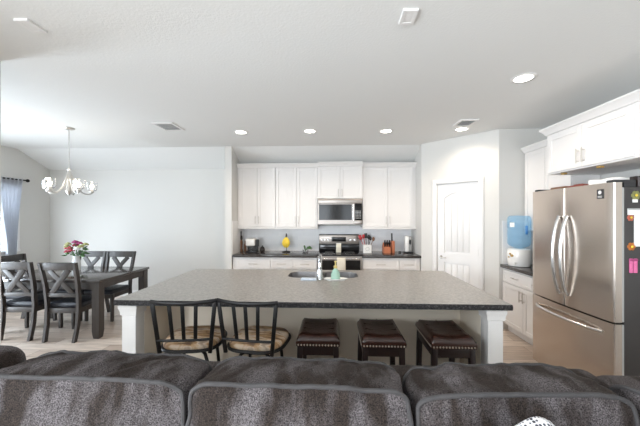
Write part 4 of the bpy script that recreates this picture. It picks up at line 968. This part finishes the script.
# ------------------------------------------------------------------ saddle stools
def saddle_top(u, v):
    return 0.655-0.022*(1-abs(v)**2.2)+0.010*(1-u*u)*(1-v*v)
SZ = 1.022
def make_saddle():
    obj0 = obj
    def objz(name, bm, *a, **k):
        for v in bm.verts: v.co.z *= SZ
        return obj0(name, bm, *a, **k)
    t = thing('saddle_stool', 'x', 'stool', (0, 0, 0), 0, 'backless leather stools at the island')
    W_, D_ = 0.162, 0.215; n = 18
    bm = BM(); top = []
    for i in range(n+1):
        row = []
        for j in range(n+1):
            u, v = i/n*2-1, j/n*2-1
            row.append(bm.verts.new((u*W_, v*D_, 0.652+0.004*(1-u*u)-0.018*(1-u**2)*(1-v**2)-0.03*max(abs(u), abs(v))**10 + 0.012*u*u*(1-max(abs(u), abs(v))**10))))
        top.append(row)
    for i in range(n):
        for j in range(n): bm.faces.new((top[i][j], top[i+1][j], top[i+1][j+1], top[i][j+1]))
    rim = [top[i][0] for i in range(n+1)]+[top[n][j] for j in range(1, n+1)]+[top[i][n] for i in range(n-1, -1, -1)]+[top[0][j] for j in range(n-1, 0, -1)]
    prev = rim
    for (o, z) in ((0.006, 0.60), (0.004, 0.575), (0.0, 0.568)):
        cur = [bm.verts.new((math.copysign(abs(v.co.x)+(o if abs(abs(v.co.x)-W_) < 1e-5 else 0), v.co.x), math.copysign(abs(v.co.y)+(o if abs(abs(v.co.y)-D_) < 1e-5 else 0), v.co.y), z)) for v in rim]
        for k in range(len(rim)): bm.faces.new((prev[k], prev[(k+1) % len(rim)], cur[(k+1) % len(rim)], cur[k]))
        prev = cur
    bm.faces.new(prev)
    seat = objz('seat', bm, M_LEATHER, t, local=True, smooth=60)
    bm = BM()                                  # stitched welt lines across the seat
    for vv in (-0.25, 0.30):
        tube(bm, [(u/10*W_*0.94, vv*D_, 0.6545+0.004*(1-(u/10)**2)-0.018*(1-(u/10)**2)*(1-vv*vv)+0.012*(u/10)**2-0.0055) for u in range(-8, 9)], 0.003, 6)
    tube(bm, [(0, v/10*D_*0.94, 0.656-0.018*(1-(v/10)**2)-0.0025) for v in range(-9, 10)], 0.003, 6)
    objz('stitching', bm, M_LEATHER, seat, local=True)
    bm = BM()
    for k in range(14):
        a = -W_+0.012+(2*W_-0.024)*k/13
        for y in (-D_-0.006, D_+0.006): ball(bm, (a, y, 0.582), 0.0078, 1)
    for k in range(21):
        a = -D_+0.012+(2*D_-0.024)*k/20
        for x in (-W_-0.006, W_+0.006): ball(bm, (x, a, 0.582), 0.0062, 1)
    objz('nailheads', bm, M_BRASS, seat, local=True)
    bm = BM()
    rbox(bm, -W_+0.01, W_-0.01, -D_+0.005, -D_+0.03, 0.50, 0.569, 0.003); rbox(bm, -W_+0.01, W_-0.01, D_-0.03, D_-0.005, 0.50, 0.569, 0.003)
    rbox(bm, -W_+0.005, -W_+0.03, -D_+0.01, D_-0.01, 0.50, 0.569, 0.003); rbox(bm, W_-0.03, W_-0.005, -D_+0.01, D_-0.01, 0.50, 0.569, 0.003)
    objz('apron', bm, M_ESPRESSO, t, local=True)
    for sx_ in (-1, 1):
        for sy_ in (-1, 1):
            bm = BM(); p0 = Vector((sx_*(W_-0.024), sy_*(D_-0.024), 0.568)); p1 = Vector((sx_*(W_-0.012), sy_*(D_-0.008), 0))
            board(bm, p1, p0, 0.042, 0.042, (0, 1, 0), 0.004)
            for v in bm.verts:
                if v.co.z < 0: v.co.z = 0
            objz('leg', bm, M_ESPRESSO, t, local=True)
    for sy_ in (-1, 1):
        bm = BM(); rbox(bm, -W_+0.03, W_-0.03, sy_*(D_-0.015)-0.011, sy_*(D_-0.015)+0.011, 0.16, 0.20, 0.003); objz('stretcher', bm, M_ESPRESSO, t, local=True)
    for sx_ in (-1, 1):
        bm = BM(); rbox(bm, sx_*(W_-0.02)-0.011, sx_*(W_-0.02)+0.011, -D_+0.03, D_-0.03, 0.24, 0.28, 0.003); objz('stretcher', bm, M_ESPRESSO, t, local=True)
    return t
ss = make_saddle(); SLAB = ['backless brown leather stool next to the second swivel stool', 'middle backless brown leather stool, between two others like it', 'backless brown leather stool nearest the right island post']
for k, x in enumerate((-0.115, 0.385, 0.905)):
    if k == 0: ss.location = (x, 2.50, 0); ss['label'] = SLAB[0]
    else: dup(ss, (x, 2.50, 0), 0, SLAB[k])

# ------------------------------------------------------------------ swivel bar stools with slat backs
def make_bar():
    t = thing('swivel_bar_stool', 'x', 'bar stool', (0, 0, 0), 0, 'black metal bar stools at the island')
    def outline(k, n, sc=1.0):
        a = 2*PI*k/n; x, y = math.cos(a), math.sin(a)
        e = 0.62                       # rounded-square seat
        return Vector((math.copysign(abs(x)**e, x)*0.218*sc*(1.0+0.04*y), math.copysign(abs(y)**e, y)*0.210*sc, 0))
    n = 48
    bm = BM(); tube(bm, [outline(k, n)+Vector((0, 0, 0.595)) for k in range(n)], 0.013, 8, closed=True); fr = obj('seat_frame', bm, M_IRON, t, local=True)
    bm = BM(); rings = [[bm.verts.new(outline(k, n, s)+Vector((0, 0, z))) for k in range(n)] for (s, z) in ((0.93, 0.592), (0.97, 0.605), (0.97, 0.625), (0.92, 0.640), (0.70, 0.650), (0.35, 0.653), (0.05, 0.654))]
    for A, B in zip(rings, rings[1:]):
        for k in range(n): bm.faces.new((A[k], A[(k+1) % n], B[(k+1) % n], B[k]))
    bm.faces.new(rings[-1]); bm.faces.new(rings[0][::-1]); obj('seat', bm, M_STREAK, t, local=True, smooth=60)
    # back: tapering side posts, bowed rails and three slats
    def arc(x, z): return Vector((x, -0.215-0.030*(z-0.59)/0.4-0.030*(1-(x/0.235)**2)*(0.5+0.8*(z-0.59)/0.4), z))
    bk = thing_part('back', t)
    for s in (-1, 1):
        bm = BM(); board(bm, arc(s*0.175, 0.585), arc(s*0.216, 0.965), 0.028, 0.016, (0, 1, 0.15), 0.004); obj('post', bm, M_IRON, t, local=True)
    bm = BM(); tube(bm, [arc(x/20*0.228, 0.962+0.010*(x/20)**2) for x in range(-20, 21)], 0.015, 8, flat=(1.0, 0.75)); obj('top_rail', bm, M_IRON, t, local=True)
    bm = BM(); tube(bm, [arc(x/20*0.192, 0.69) for x in range(-20, 21)], 0.010, 8); obj('lower_rail', bm, M_IRON, t, local=True)
    for x in (-0.085, 0.0, 0.085):
        bm = BM(); board(bm, arc(x*0.92, 0.688), arc(x*1.08, 0.962), 0.026, 0.010, (0, 1, 0.15), 0.003); obj('slat', bm, M_IRON, t, local=True)
    bm = BM(); lathe(bm, [(0.10, 0.545), (0.10, 0.56), (0.05, 0.565), (0.05, 0.588), (0.12, 0.592)], (0, 0, 0), 20); obj('swivel', bm, M_IRON, t, local=True)
    for sx_ in (-1, 1):
        for sy_ in (-1, 1):
            bm = BM(); d = Vector((sx_, sy_, 0)).normalized()
            tube(bm, [d*0.07+Vector((0, 0, 0.55)), d*0.15+Vector((0, 0, 0.53)), d*0.19+Vector((0, 0, 0.47)), d*0.215+Vector((0, 0, 0.25)), d*0.26+Vector((0, 0, 0.013))], 0.013, 10); obj('leg', bm, M_IRON, t, local=True)
    bm = BM(); tube(bm, [(0.215*math.cos(2*PI*k/40), 0.215*math.sin(2*PI*k/40), 0.22) for k in range(40)], 0.010, 8, closed=True); obj('foot_ring', bm, M_IRON, t, local=True)
    return t
def thing_part(name, parent): return None
bs = make_bar(); bs.location = (-1.090, 2.335, 0); bs.rotation_euler = (0, 0, 0.12); bs['label'] = 'black metal swivel bar stool nearest the left island post'
dup(bs, (-0.577, 2.345, 0), -0.13, 'black metal swivel bar stool beside the first backless leather stool')

# ------------------------------------------------------------------ dining set
def make_chair():
    t = thing('dining_chair', 'x', 'chair', (0, 0, 0), 0, 'X-back dining chairs around the table')
    def post(s, z):
        pts = [(0.0, 0.190, -0.255), (0.20, 0.198, -0.215), (0.45, 0.203, -0.200), (0.70, 0.210, -0.222), (1.0, 0.222, -0.285)]
        for (z0, x0, y0), (z1, x1, y1) in zip(pts, pts[1:]):
            if z <= z1+1e-9:
                f = (z-z0)/(z1-z0); return Vector((s*(x0+(x1-x0)*f), y0+(y1-y0)*f, z))
    for s in (-1, 1):
        bm = BM(); rows = []
        for k in range(15):
            z = k/14; p = post(s, z); a = 0.017; b = 0.024
            rows.append([bm.verts.new(p+Vector((dx*a, dy*b, 0))) for dx, dy in ((-1, -1), (1, -1), (1, 1), (-1, 1))])
        for A, B in zip(rows, rows[1:]):
            for k in range(4): bm.faces.new((A[k], A[(k+1) % 4], B[(k+1) % 4], B[k]))
        bm.faces.new(rows[0][::-1]); bm.faces.new(rows[-1]); obj('leg', bm, M_GREYWOOD, t, local=True, smooth=30)
        bm = BM(); board(bm, (s*0.200, 0.19, 0), (s*0.200, 0.19, 0.41), 0.045, 0.045, (0, 1, 0), 0.004); 
        for v in bm.verts:
            if v.co.z < 0.1: v.co.x = s*0.200+(v.co.x-s*0.200)*0.8; v.co.y = 0.19+(v.co.y-0.19)*0.8
        obj('leg', bm, M_GREYWOOD, t, local=True)
    nb = (post(1, 1.0)-post(1, 0.7)).cross(Vector((1, 0, 0))).normalized()
    bm = BM(); c = [(post(-1, z)+post(1, z))/2 for z in (0.95, 0.60)]
    M = Matrix.Translation(c[0]) @ Matrix.Rotation(0.20, 4, 'X')
    rbox(bm, -0.218, 0.218, -0.014, 0.014, -0.045, 0.052, 0.005, 2, M); obj('top_rail', bm, M_GREYWOOD, t, local=True)
    bm = BM(); p = (post(-1, 0.58)+post(1, 0.58))/2; rbox(bm, -0.205, 0.205, p.y-0.012, p.y+0.012, 0.555, 0.605, 0.004); obj('lower_rail', bm, M_GREYWOOD, t, local=True)
    bm = BM()
    for s in (-1, 1):
        a = (post(-1, 0.60)+post(1, 0.60))/2; b = (post(-1, 0.91)+post(1, 0.91))/2
        a.x = -s*0.135; b.x = s*0.125
        board(bm, a, b, 0.066, 0.018+0.002*s, nb, 0.003)
    m = (post(-1, 0.755)+post(1, 0.755))/2
    obj('x_back', bm, M_GREYWOOD, t, local=True)
    bm = BM(); rbox(bm, -0.205, 0.205, -0.205, 0.205, 0.345, 0.41, 0.004); obj('seat_frame', bm, M_GREYWOOD, t, local=True)
    bm = BM(); rbox(bm, -0.222, 0.222, -0.175, 0.232, 0.405, 0.478, 0.028, 4); obj('seat', bm, M_NAVY, t, local=True)
    return t
ch = make_chair()
CH_ = [((-3.43, 3.87), 0.02, 'dark wood X-back chair on the near side of the table, closest to the island'),
       ((-4.045, 3.89), 0.04, 'dark wood X-back chair on the near side of the table, left of another'),
       ((-3.515, 4.56), PI, 'dark wood X-back chair across the table, closer to the back right corner'),
       ((-4.01, 4.56), PI, 'dark wood X-back chair across the table, behind the flower vase'),
       ((-4.53, 4.26), -PI/2+0.04, 'dark wood X-back chair at the window end of the table')]
for k, ((x, y), rz, lab) in enumerate(CH_):
    if k == 0: ch.location = (x, y, 0); ch.rotation_euler = (0, 0, rz); ch['label'] = lab
    else: dup(ch, (x, y, 0), rz, lab)
TX0, TX1, TY0, TY1 = -4.58, -2.985, 3.705, 4.76
t = thing('dining_table', 'dark weathered wood dining table with square legs', 'table', ((TX0+TX1)/2, (TY0+TY1)/2, 0))
bm = BM(); rbox(bm, TX0, TX1, TY0, TY1, 0.725, 0.76, 0.005); obj('tabletop', bm, M_GREYTOP, t)
bm = BM()
for b_ in ((TX0+0.05, TX1-0.05, TY0+0.03, TY0+0.055), (TX0+0.05, TX1-0.05, TY1-0.055, TY1-0.03), (TX0+0.03, TX0+0.055, TY0+0.05, TY1-0.05), (TX1-0.055, TX1-0.03, TY0+0.05, TY1-0.05)):
    rbox(bm, *b_, 0.635, 0.725, 0.002, 1)
obj('apron', bm, M_GREYWOOD, t)
for x in (TX0+0.065, TX1-0.065):
    for y in (TY0+0.065, TY1-0.065):
        bm = BM(); rows = []
        for (z, a) in ((0.725, 0.047), (0.10, 0.047), (0.03, 0.040), (0.0, 0.034)): rows.append([bm.verts.new((x+dx*a, y+dy*a, z)) for dx, dy in ((-1, -1), (1, -1), (1, 1), (-1, 1))])
        for A, B in zip(rows, rows[1:]):
            for k in range(4): bm.faces.new((A[k], A[(k+1) % 4], B[(k+1) % 4], B[k]))
        bm.faces.new(rows[0]); bm.faces.new(rows[-1][::-1]); obj('leg', bm, M_GREYWOOD, t, smooth=20)
# vase and flowers
vx, vy = X_at(76.5, 4.40), 4.40
t = thing('flower_vase', 'white vase of red and pink flowers on the dining table', 'vase', (vx, vy, 0.7605))
bm = BM(); lathe(bm, [(0.045, 0), (0.052, 0.01), (0.058, 0.07), (0.052, 0.14), (0.040, 0.19), (0.046, 0.22), (0.042, 0.22), (0.036, 0.19), (0.048, 0.13), (0.05, 0.07), (0.002, 0.02)], (0, 0, 0), 24); obj('vase', bm, M_VASE, t, local=True)
random.seed(11)
FL = [(-0.14, 0.0, 0.36, 'cream'), (-0.09, -0.03, 0.40, 'cream'), (-0.16, 0.03, 0.33, 'red'), (-0.03, -0.05, 0.34, 'red'), (-0.06, -0.07, 0.29, 'red'), (0.0, 0.02, 0.38, 'red'), (0.03, -0.02, 0.43, 'pink'), (0.09, 0.0, 0.41, 'pink'),
      (-0.02, 0.05, 0.42, 'pink'), (0.14, -0.03, 0.36, 'cream'), (0.18, 0.02, 0.39, 'cream'), (0.10, -0.06, 0.33, 'white'), (0.02, -0.08, 0.31, 'red'), (-0.10, 0.05, 0.31, 'pink')]
col = {'cream': M_FLCREAM, 'red': M_FLRED, 'pink': M_FLPINK, 'white': M_PAPER}
for (dx, dy, z, cc) in FL:
    dx *= 0.85; dx -= 0.03
    bm = BM(); r = 0.040
    for ring, (nr, rr, zz) in enumerate(((7, 0.030, 0.0), (5, 0.018, 0.012), (1, 0.0, 0.018))):
        for k in range(nr):
            a = 2*PI*k/nr+ring*0.5
            vs = ball(bm, (0, 0, 0), 0.021, 1, (1, 1, 0.55)); R = Matrix.Rotation(0.5, 3, Vector((-math.sin(a), math.cos(a), 0)))
            for v in vs: v.co = R @ v.co+Vector((dx+rr*math.cos(a), dy+rr*math.sin(a), z+zz))
    obj('flower', bm, col[cc], t, local=True, smooth=60)
bm = BM()
for (dx, dy, z, cc) in FL: tube(bm, [(0, 0, 0.15), (dx*0.3, dy*0.3, 0.22), (dx*0.8-0.03, dy*0.9, z-0.01)], 0.004, 6)
st = obj('stems', bm, M_GREEN, t, local=True)
bm = BM()
for k in range(26):
    a = random.uniform(0, 2*PI); rr = random.uniform(0.04, 0.13); c = Vector((rr*math.cos(a)-0.02, rr*math.sin(a)*0.6, random.uniform(0.22, 0.36)))
    d = Vector((math.cos(a), math.sin(a), random.uniform(-0.3, 0.7))).normalized(); s = d.orthogonal().normalized()*0.022
    v = [bm.verts.new(c), bm.verts.new(c+d*0.03+s), bm.verts.new(c+d*0.08), bm.verts.new(c+d*0.03-s)]; bm.faces.new(v)
lf = obj('leaves', bm, M_GREEN, t, local=True); md = lf.modifiers.new('s', 'SOLIDIFY'); md.thickness = 0.002

# ------------------------------------------------------------------ chandelier
p = at_z(69, 128, HC)
t = thing('chandelier', 'brushed metal five-light chandelier with clear glass shades', 'chandelier', (p.x, p.y, HC))
bm = BM(); lathe(bm, [(0.068, 0.0), (0.068, -0.006), (0.055, -0.022), (0.012, -0.032)], (0, 0, 0), 28); obj('canopy', bm, M_CANOPY, t, local=True)
bm = BM()
for k in range(17):                      # chain links
    zz = -0.045-k*0.030; P = [(0.009*math.cos(a), 0, zz+0.019*math.sin(a)) if k % 2 else (0, 0.009*math.cos(a), zz+0.019*math.sin(a)) for a in [q*PI/5 for q in range(10)]]
    tube(bm, P, 0.0028, 6, closed=True)
tube(bm, [(0, 0, -0.03), (0, 0, -0.56)], 0.003, 6); obj('chain', bm, M_CANOPY, t, local=True)
ZB = -0.56
bm = BM(); lathe(bm, [(0.006, ZB), (0.020, ZB-0.01), (0.014, ZB-0.03), (0.030, ZB-0.06), (0.022, ZB-0.16), (0.030, ZB-0.26), (0.042, ZB-0.31), (0.024, ZB-0.345), (0.010, ZB-0.365), (0.003, ZB-0.375)], (0, 0, 0), 20); obj('body', bm, M_CANOPY, t, local=True)
for k in range(5):
    a = math.radians(48+72*k); d = Vector((math.cos(a), math.sin(a), 0)); R = 0.255
    bm = BM(); P = [d*0.02+Vector((0, 0, ZB-0.05)), d*0.04+Vector((0, 0, ZB-0.16)), d*0.09+Vector((0, 0, ZB-0.28)), d*0.17+Vector((0, 0, ZB-0.345)), d*0.24+Vector((0, 0, ZB-0.345)), d*R+Vector((0, 0, ZB-0.30))]
    PP = []
    for q in range(len(P)-1):
        for s in range(4): PP.append(P[q].lerp(P[q+1], s/4))
    PP.append(P[-1])
    for _ in range(2): PP = [PP[0]]+[(PP[i-1]+PP[i]*2+PP[i+1])/4 for i in range(1, len(PP)-1)]+[PP[-1]]
    tube(bm, PP, 0.010, 8); ar = obj('arm', bm, M_CANOPY, t, local=True)
    c = d*R+Vector((0, 0, ZB-0.30))
    bm = BM(); lathe(bm, [(0.010, -0.03), (0.028, -0.012), (0.030, 0.0), (0.014, 0.012), (0.014, 0.03)], c, 16); obj('socket', bm, M_CANOPY, ar, local=True)
    bm = BM(); lathe(bm, [(0.026, 0.002), (0.052, 0.012), (0.060, 0.04), (0.064, 0.13), (0.061, 0.13), (0.057, 0.042), (0.049, 0.016), (0.026, 0.006)], c, 24, cap=False); obj('glass_shade', bm, M_GLASS, ar, local=True)
    bm = BM(); lathe(bm, [(0.010, 0.03), (0.014, 0.04), (0.024, 0.065), (0.022, 0.085), (0.008, 0.10), (0.002, 0.102)], c, 16); obj('bulb', bm, M_BULB, ar, local=True)
    l = bpy.data.lights.new('bulb_light', 'POINT'); l.energy = 0.7; l.color = (1, 0.86, 0.68); l.shadow_soft_size = 0.03
    lo = link(bpy.data.objects.new('bulb_light', l)); lo.parent = t; lo.location = c+Vector((0, 0, 0.16))

# ------------------------------------------------------------------ sofa (seen from the front, its back to the island)
t = thing('sofa', 'charcoal chenille sectional sofa with plump back cushions', 'sofa', (-0.12, 0.9, 0))
bm = BM(); rbox(bm, -1.42, 1.10, 1.19, 1.36, 0.08, 0.925, 0.05, 4); obj('back_frame', bm, M_SOFA, t)
bm = BM(); rbox(bm, -1.42, 1.10, 0.38, 1.20, 0.08, 0.32, 0.02, 2); obj('base', bm, M_SOFA, t)
def cushion(c, half, rz, seed, tilt=0.0, bulge=0.035, sag=(0, 0), welt=True, parent=t, mat_=M_SOFA, amp=0.006):
    n = 64
    c = Vector(c); R = Matrix.Rotation(rz, 3, 'Z') @ Matrix.Rotation(tilt, 3, 'X')
    def dfm(q):
        x, y, z = q; hx, hy, hz = half
        ax, ay, az = 1-x*x, 1-y*y, 1-z*z
        px = hx*x*(1-0.035*(1-az)*1.0)*(1-0.01*y*y) + math.copysign(bulge*0.3, x)*abs(x)**3*ay*az
        py = hy*y*(1-0.10*abs(x)**6) + math.copysign(bulge*1.0, y)*abs(y)**3*ax*az
        pz = hz*z*(1-0.015*x**8) + math.copysign(bulge*0.45, z)*abs(z)**3*(1-x**4)*(0.35+0.65*ay)
        if z > 0: pz += (sag[0]*x+sag[1]*x*x-0.022*abs(x)**14)*z
        v = Vector((px*2.1+seed*3.7, py*5, pz*5))
        wr = mnoise.noise(v*3.0)*amp*1.6+mnoise.noise(Vector((px*11+py*9+seed, seed, pz*2.5)))*amp*1.1+0.004*math.sin(38*px+22*py+seed+6*pz)*max(0, mnoise.noise(v*1.3))
        wr += max(0, z)**3*(0.010*mnoise.noise(Vector((px*16-py*11+seed*2, py*2.0, seed)))+0.005*mnoise.noise(Vector((px*40-py*22, py*5, seed*3))))
        wr += abs(y)**3*0.004*mnoise.noise(Vector((px*9+pz*14, pz*4, seed*5)))
        k = Vector((x*abs(x)**4, y*abs(y)**4, z*abs(z)**4)); 
        if k.length > 0: k.normalize()
        return c+R @ (Vector((px, py, pz))+k*wr)
    bm = BM(); vd = {}
    def V(q):
        key = tuple(round(a, 5) for a in q)
        if key not in vd: vd[key] = bm.verts.new(dfm(q))
        return vd[key]
    for ax in range(3):
        for sg in (-1, 1):
            for i in range(n):
                for j in range(n):
                    qs = []
                    for (a, b) in ((i, j), (i+1, j), (i+1, j+1), (i, j+1)):
                        q = [0, 0, 0]; q[ax] = sg; q[(ax+1) % 3] = a/n*2-1; q[(ax+2) % 3] = b/n*2-1; qs.append(V(tuple(q)))
                    bm.faces.new(qs)
    o = obj('back_cushion' if welt else 'pillow_cover', bm, mat_, parent, smooth=80)
    if welt:
        for y in (-1, 1):
            bm = BM(); P = []; m = 90
            for k in range(m+1): P.append(dfm((-1, y, -1+2*k/m)))
            for k in range(1, m+1): P.append(dfm((-1+2*k/m, y, 1)))
            for k in range(1, m+1): P.append(dfm((1, y, 1-2*k/m)))
            for _ in range(2): P = [P[0]]+[(P[i-1]+2*P[i]+P[i+1])/4 for i in range(1, len(P)-1)]+[P[-1]]
            tube(bm, P, 0.0075, 8); obj('welt', bm, M_GREYR, o)
    return o
cushion((-0.866, 1.055, 0.748), (0.384, 0.115, 0.265), 0.0, 1.3, -0.10, sag=(-0.004, 0.0))
cushion((-0.112, 1.045, 0.745), (0.366, 0.115, 0.265), 0.0, 2.9, -0.10, sag=(-0.002, 0.0))
cushion((0.600, 1.050, 0.735), (0.342, 0.115, 0.265), 0.0, 5.1, -0.10, sag=(0.010, -0.006))
cushion((1.135, 0.80, 0.74), (0.33, 0.115, 0.255), -PI/2+0.30, 7.7, -0.10)
for k, (x0, x1) in enumerate(((-1.41, -0.48), (-0.475, 0.255), (0.26, 0.93))):
    bm = BM(); rbox(bm, x0, x1, 0.36, 0.95, 0.32, 0.49, 0.04, 4); obj('seat_cushion', bm, M_SOFA, t)
bm = BM(); rbox(bm, 1.10, 1.40, -0.40, 1.36, 0.08, 0.90, 0.05, 4); obj('side_frame', bm, M_SOFA, t)
bm = BM(); rbox(bm, -1.74, -1.46, 0.40, 1.42, 0.08, 0.965, 0.09, 5); obj('arm', bm, M_SOFA, t)
# dotted throw pillow leaning on the right cushion
t = thing('throw_pillow', 'white throw pillow with small dark dots on the sofa', 'pillow', (0.56, 0.80, 0.50))
bm = BM(); n = 24
M = Matrix.Translation((0.522, 0.80, 0.838)) @ Matrix.Rotation(-0.24, 4, 'X') @ Matrix.Rotation(math.radians(60), 4, 'Y')
g = {}
for s in (-1, 1):
    for i in range(n+1):
        for j in range(n+1):
            u, v = i/n*2-1, j/n*2-1
            edge = abs(u) == 1 or abs(v) == 1
            if s == 1 and edge: g[(1, i, j)] = g[(-1, i, j)]; continue
            pinch = 1-0.06*(1-abs(u)**2)*abs(v)**3
            g[(s, i, j)] = bm.verts.new(M @ Vector((u*0.165*(1-0.06*(1-v*v)*abs(u))*(1-0.17*(u*v)**4), s*0.055*((1-u**4)*(1-v**4))**0.6, v*0.165*(1-0.06*(1-u*u)*abs(v))*(1-0.17*(u*v)**4))))
for s in (-1, 1):
    for i in range(n):
        for j in range(n): bm.faces.new((g[(s, i, j)], g[(s, i+1, j)], g[(s, i+1, j+1)], g[(s, i, j+1)]))
obj('cover', bm, M_DOT, t, smooth=80)
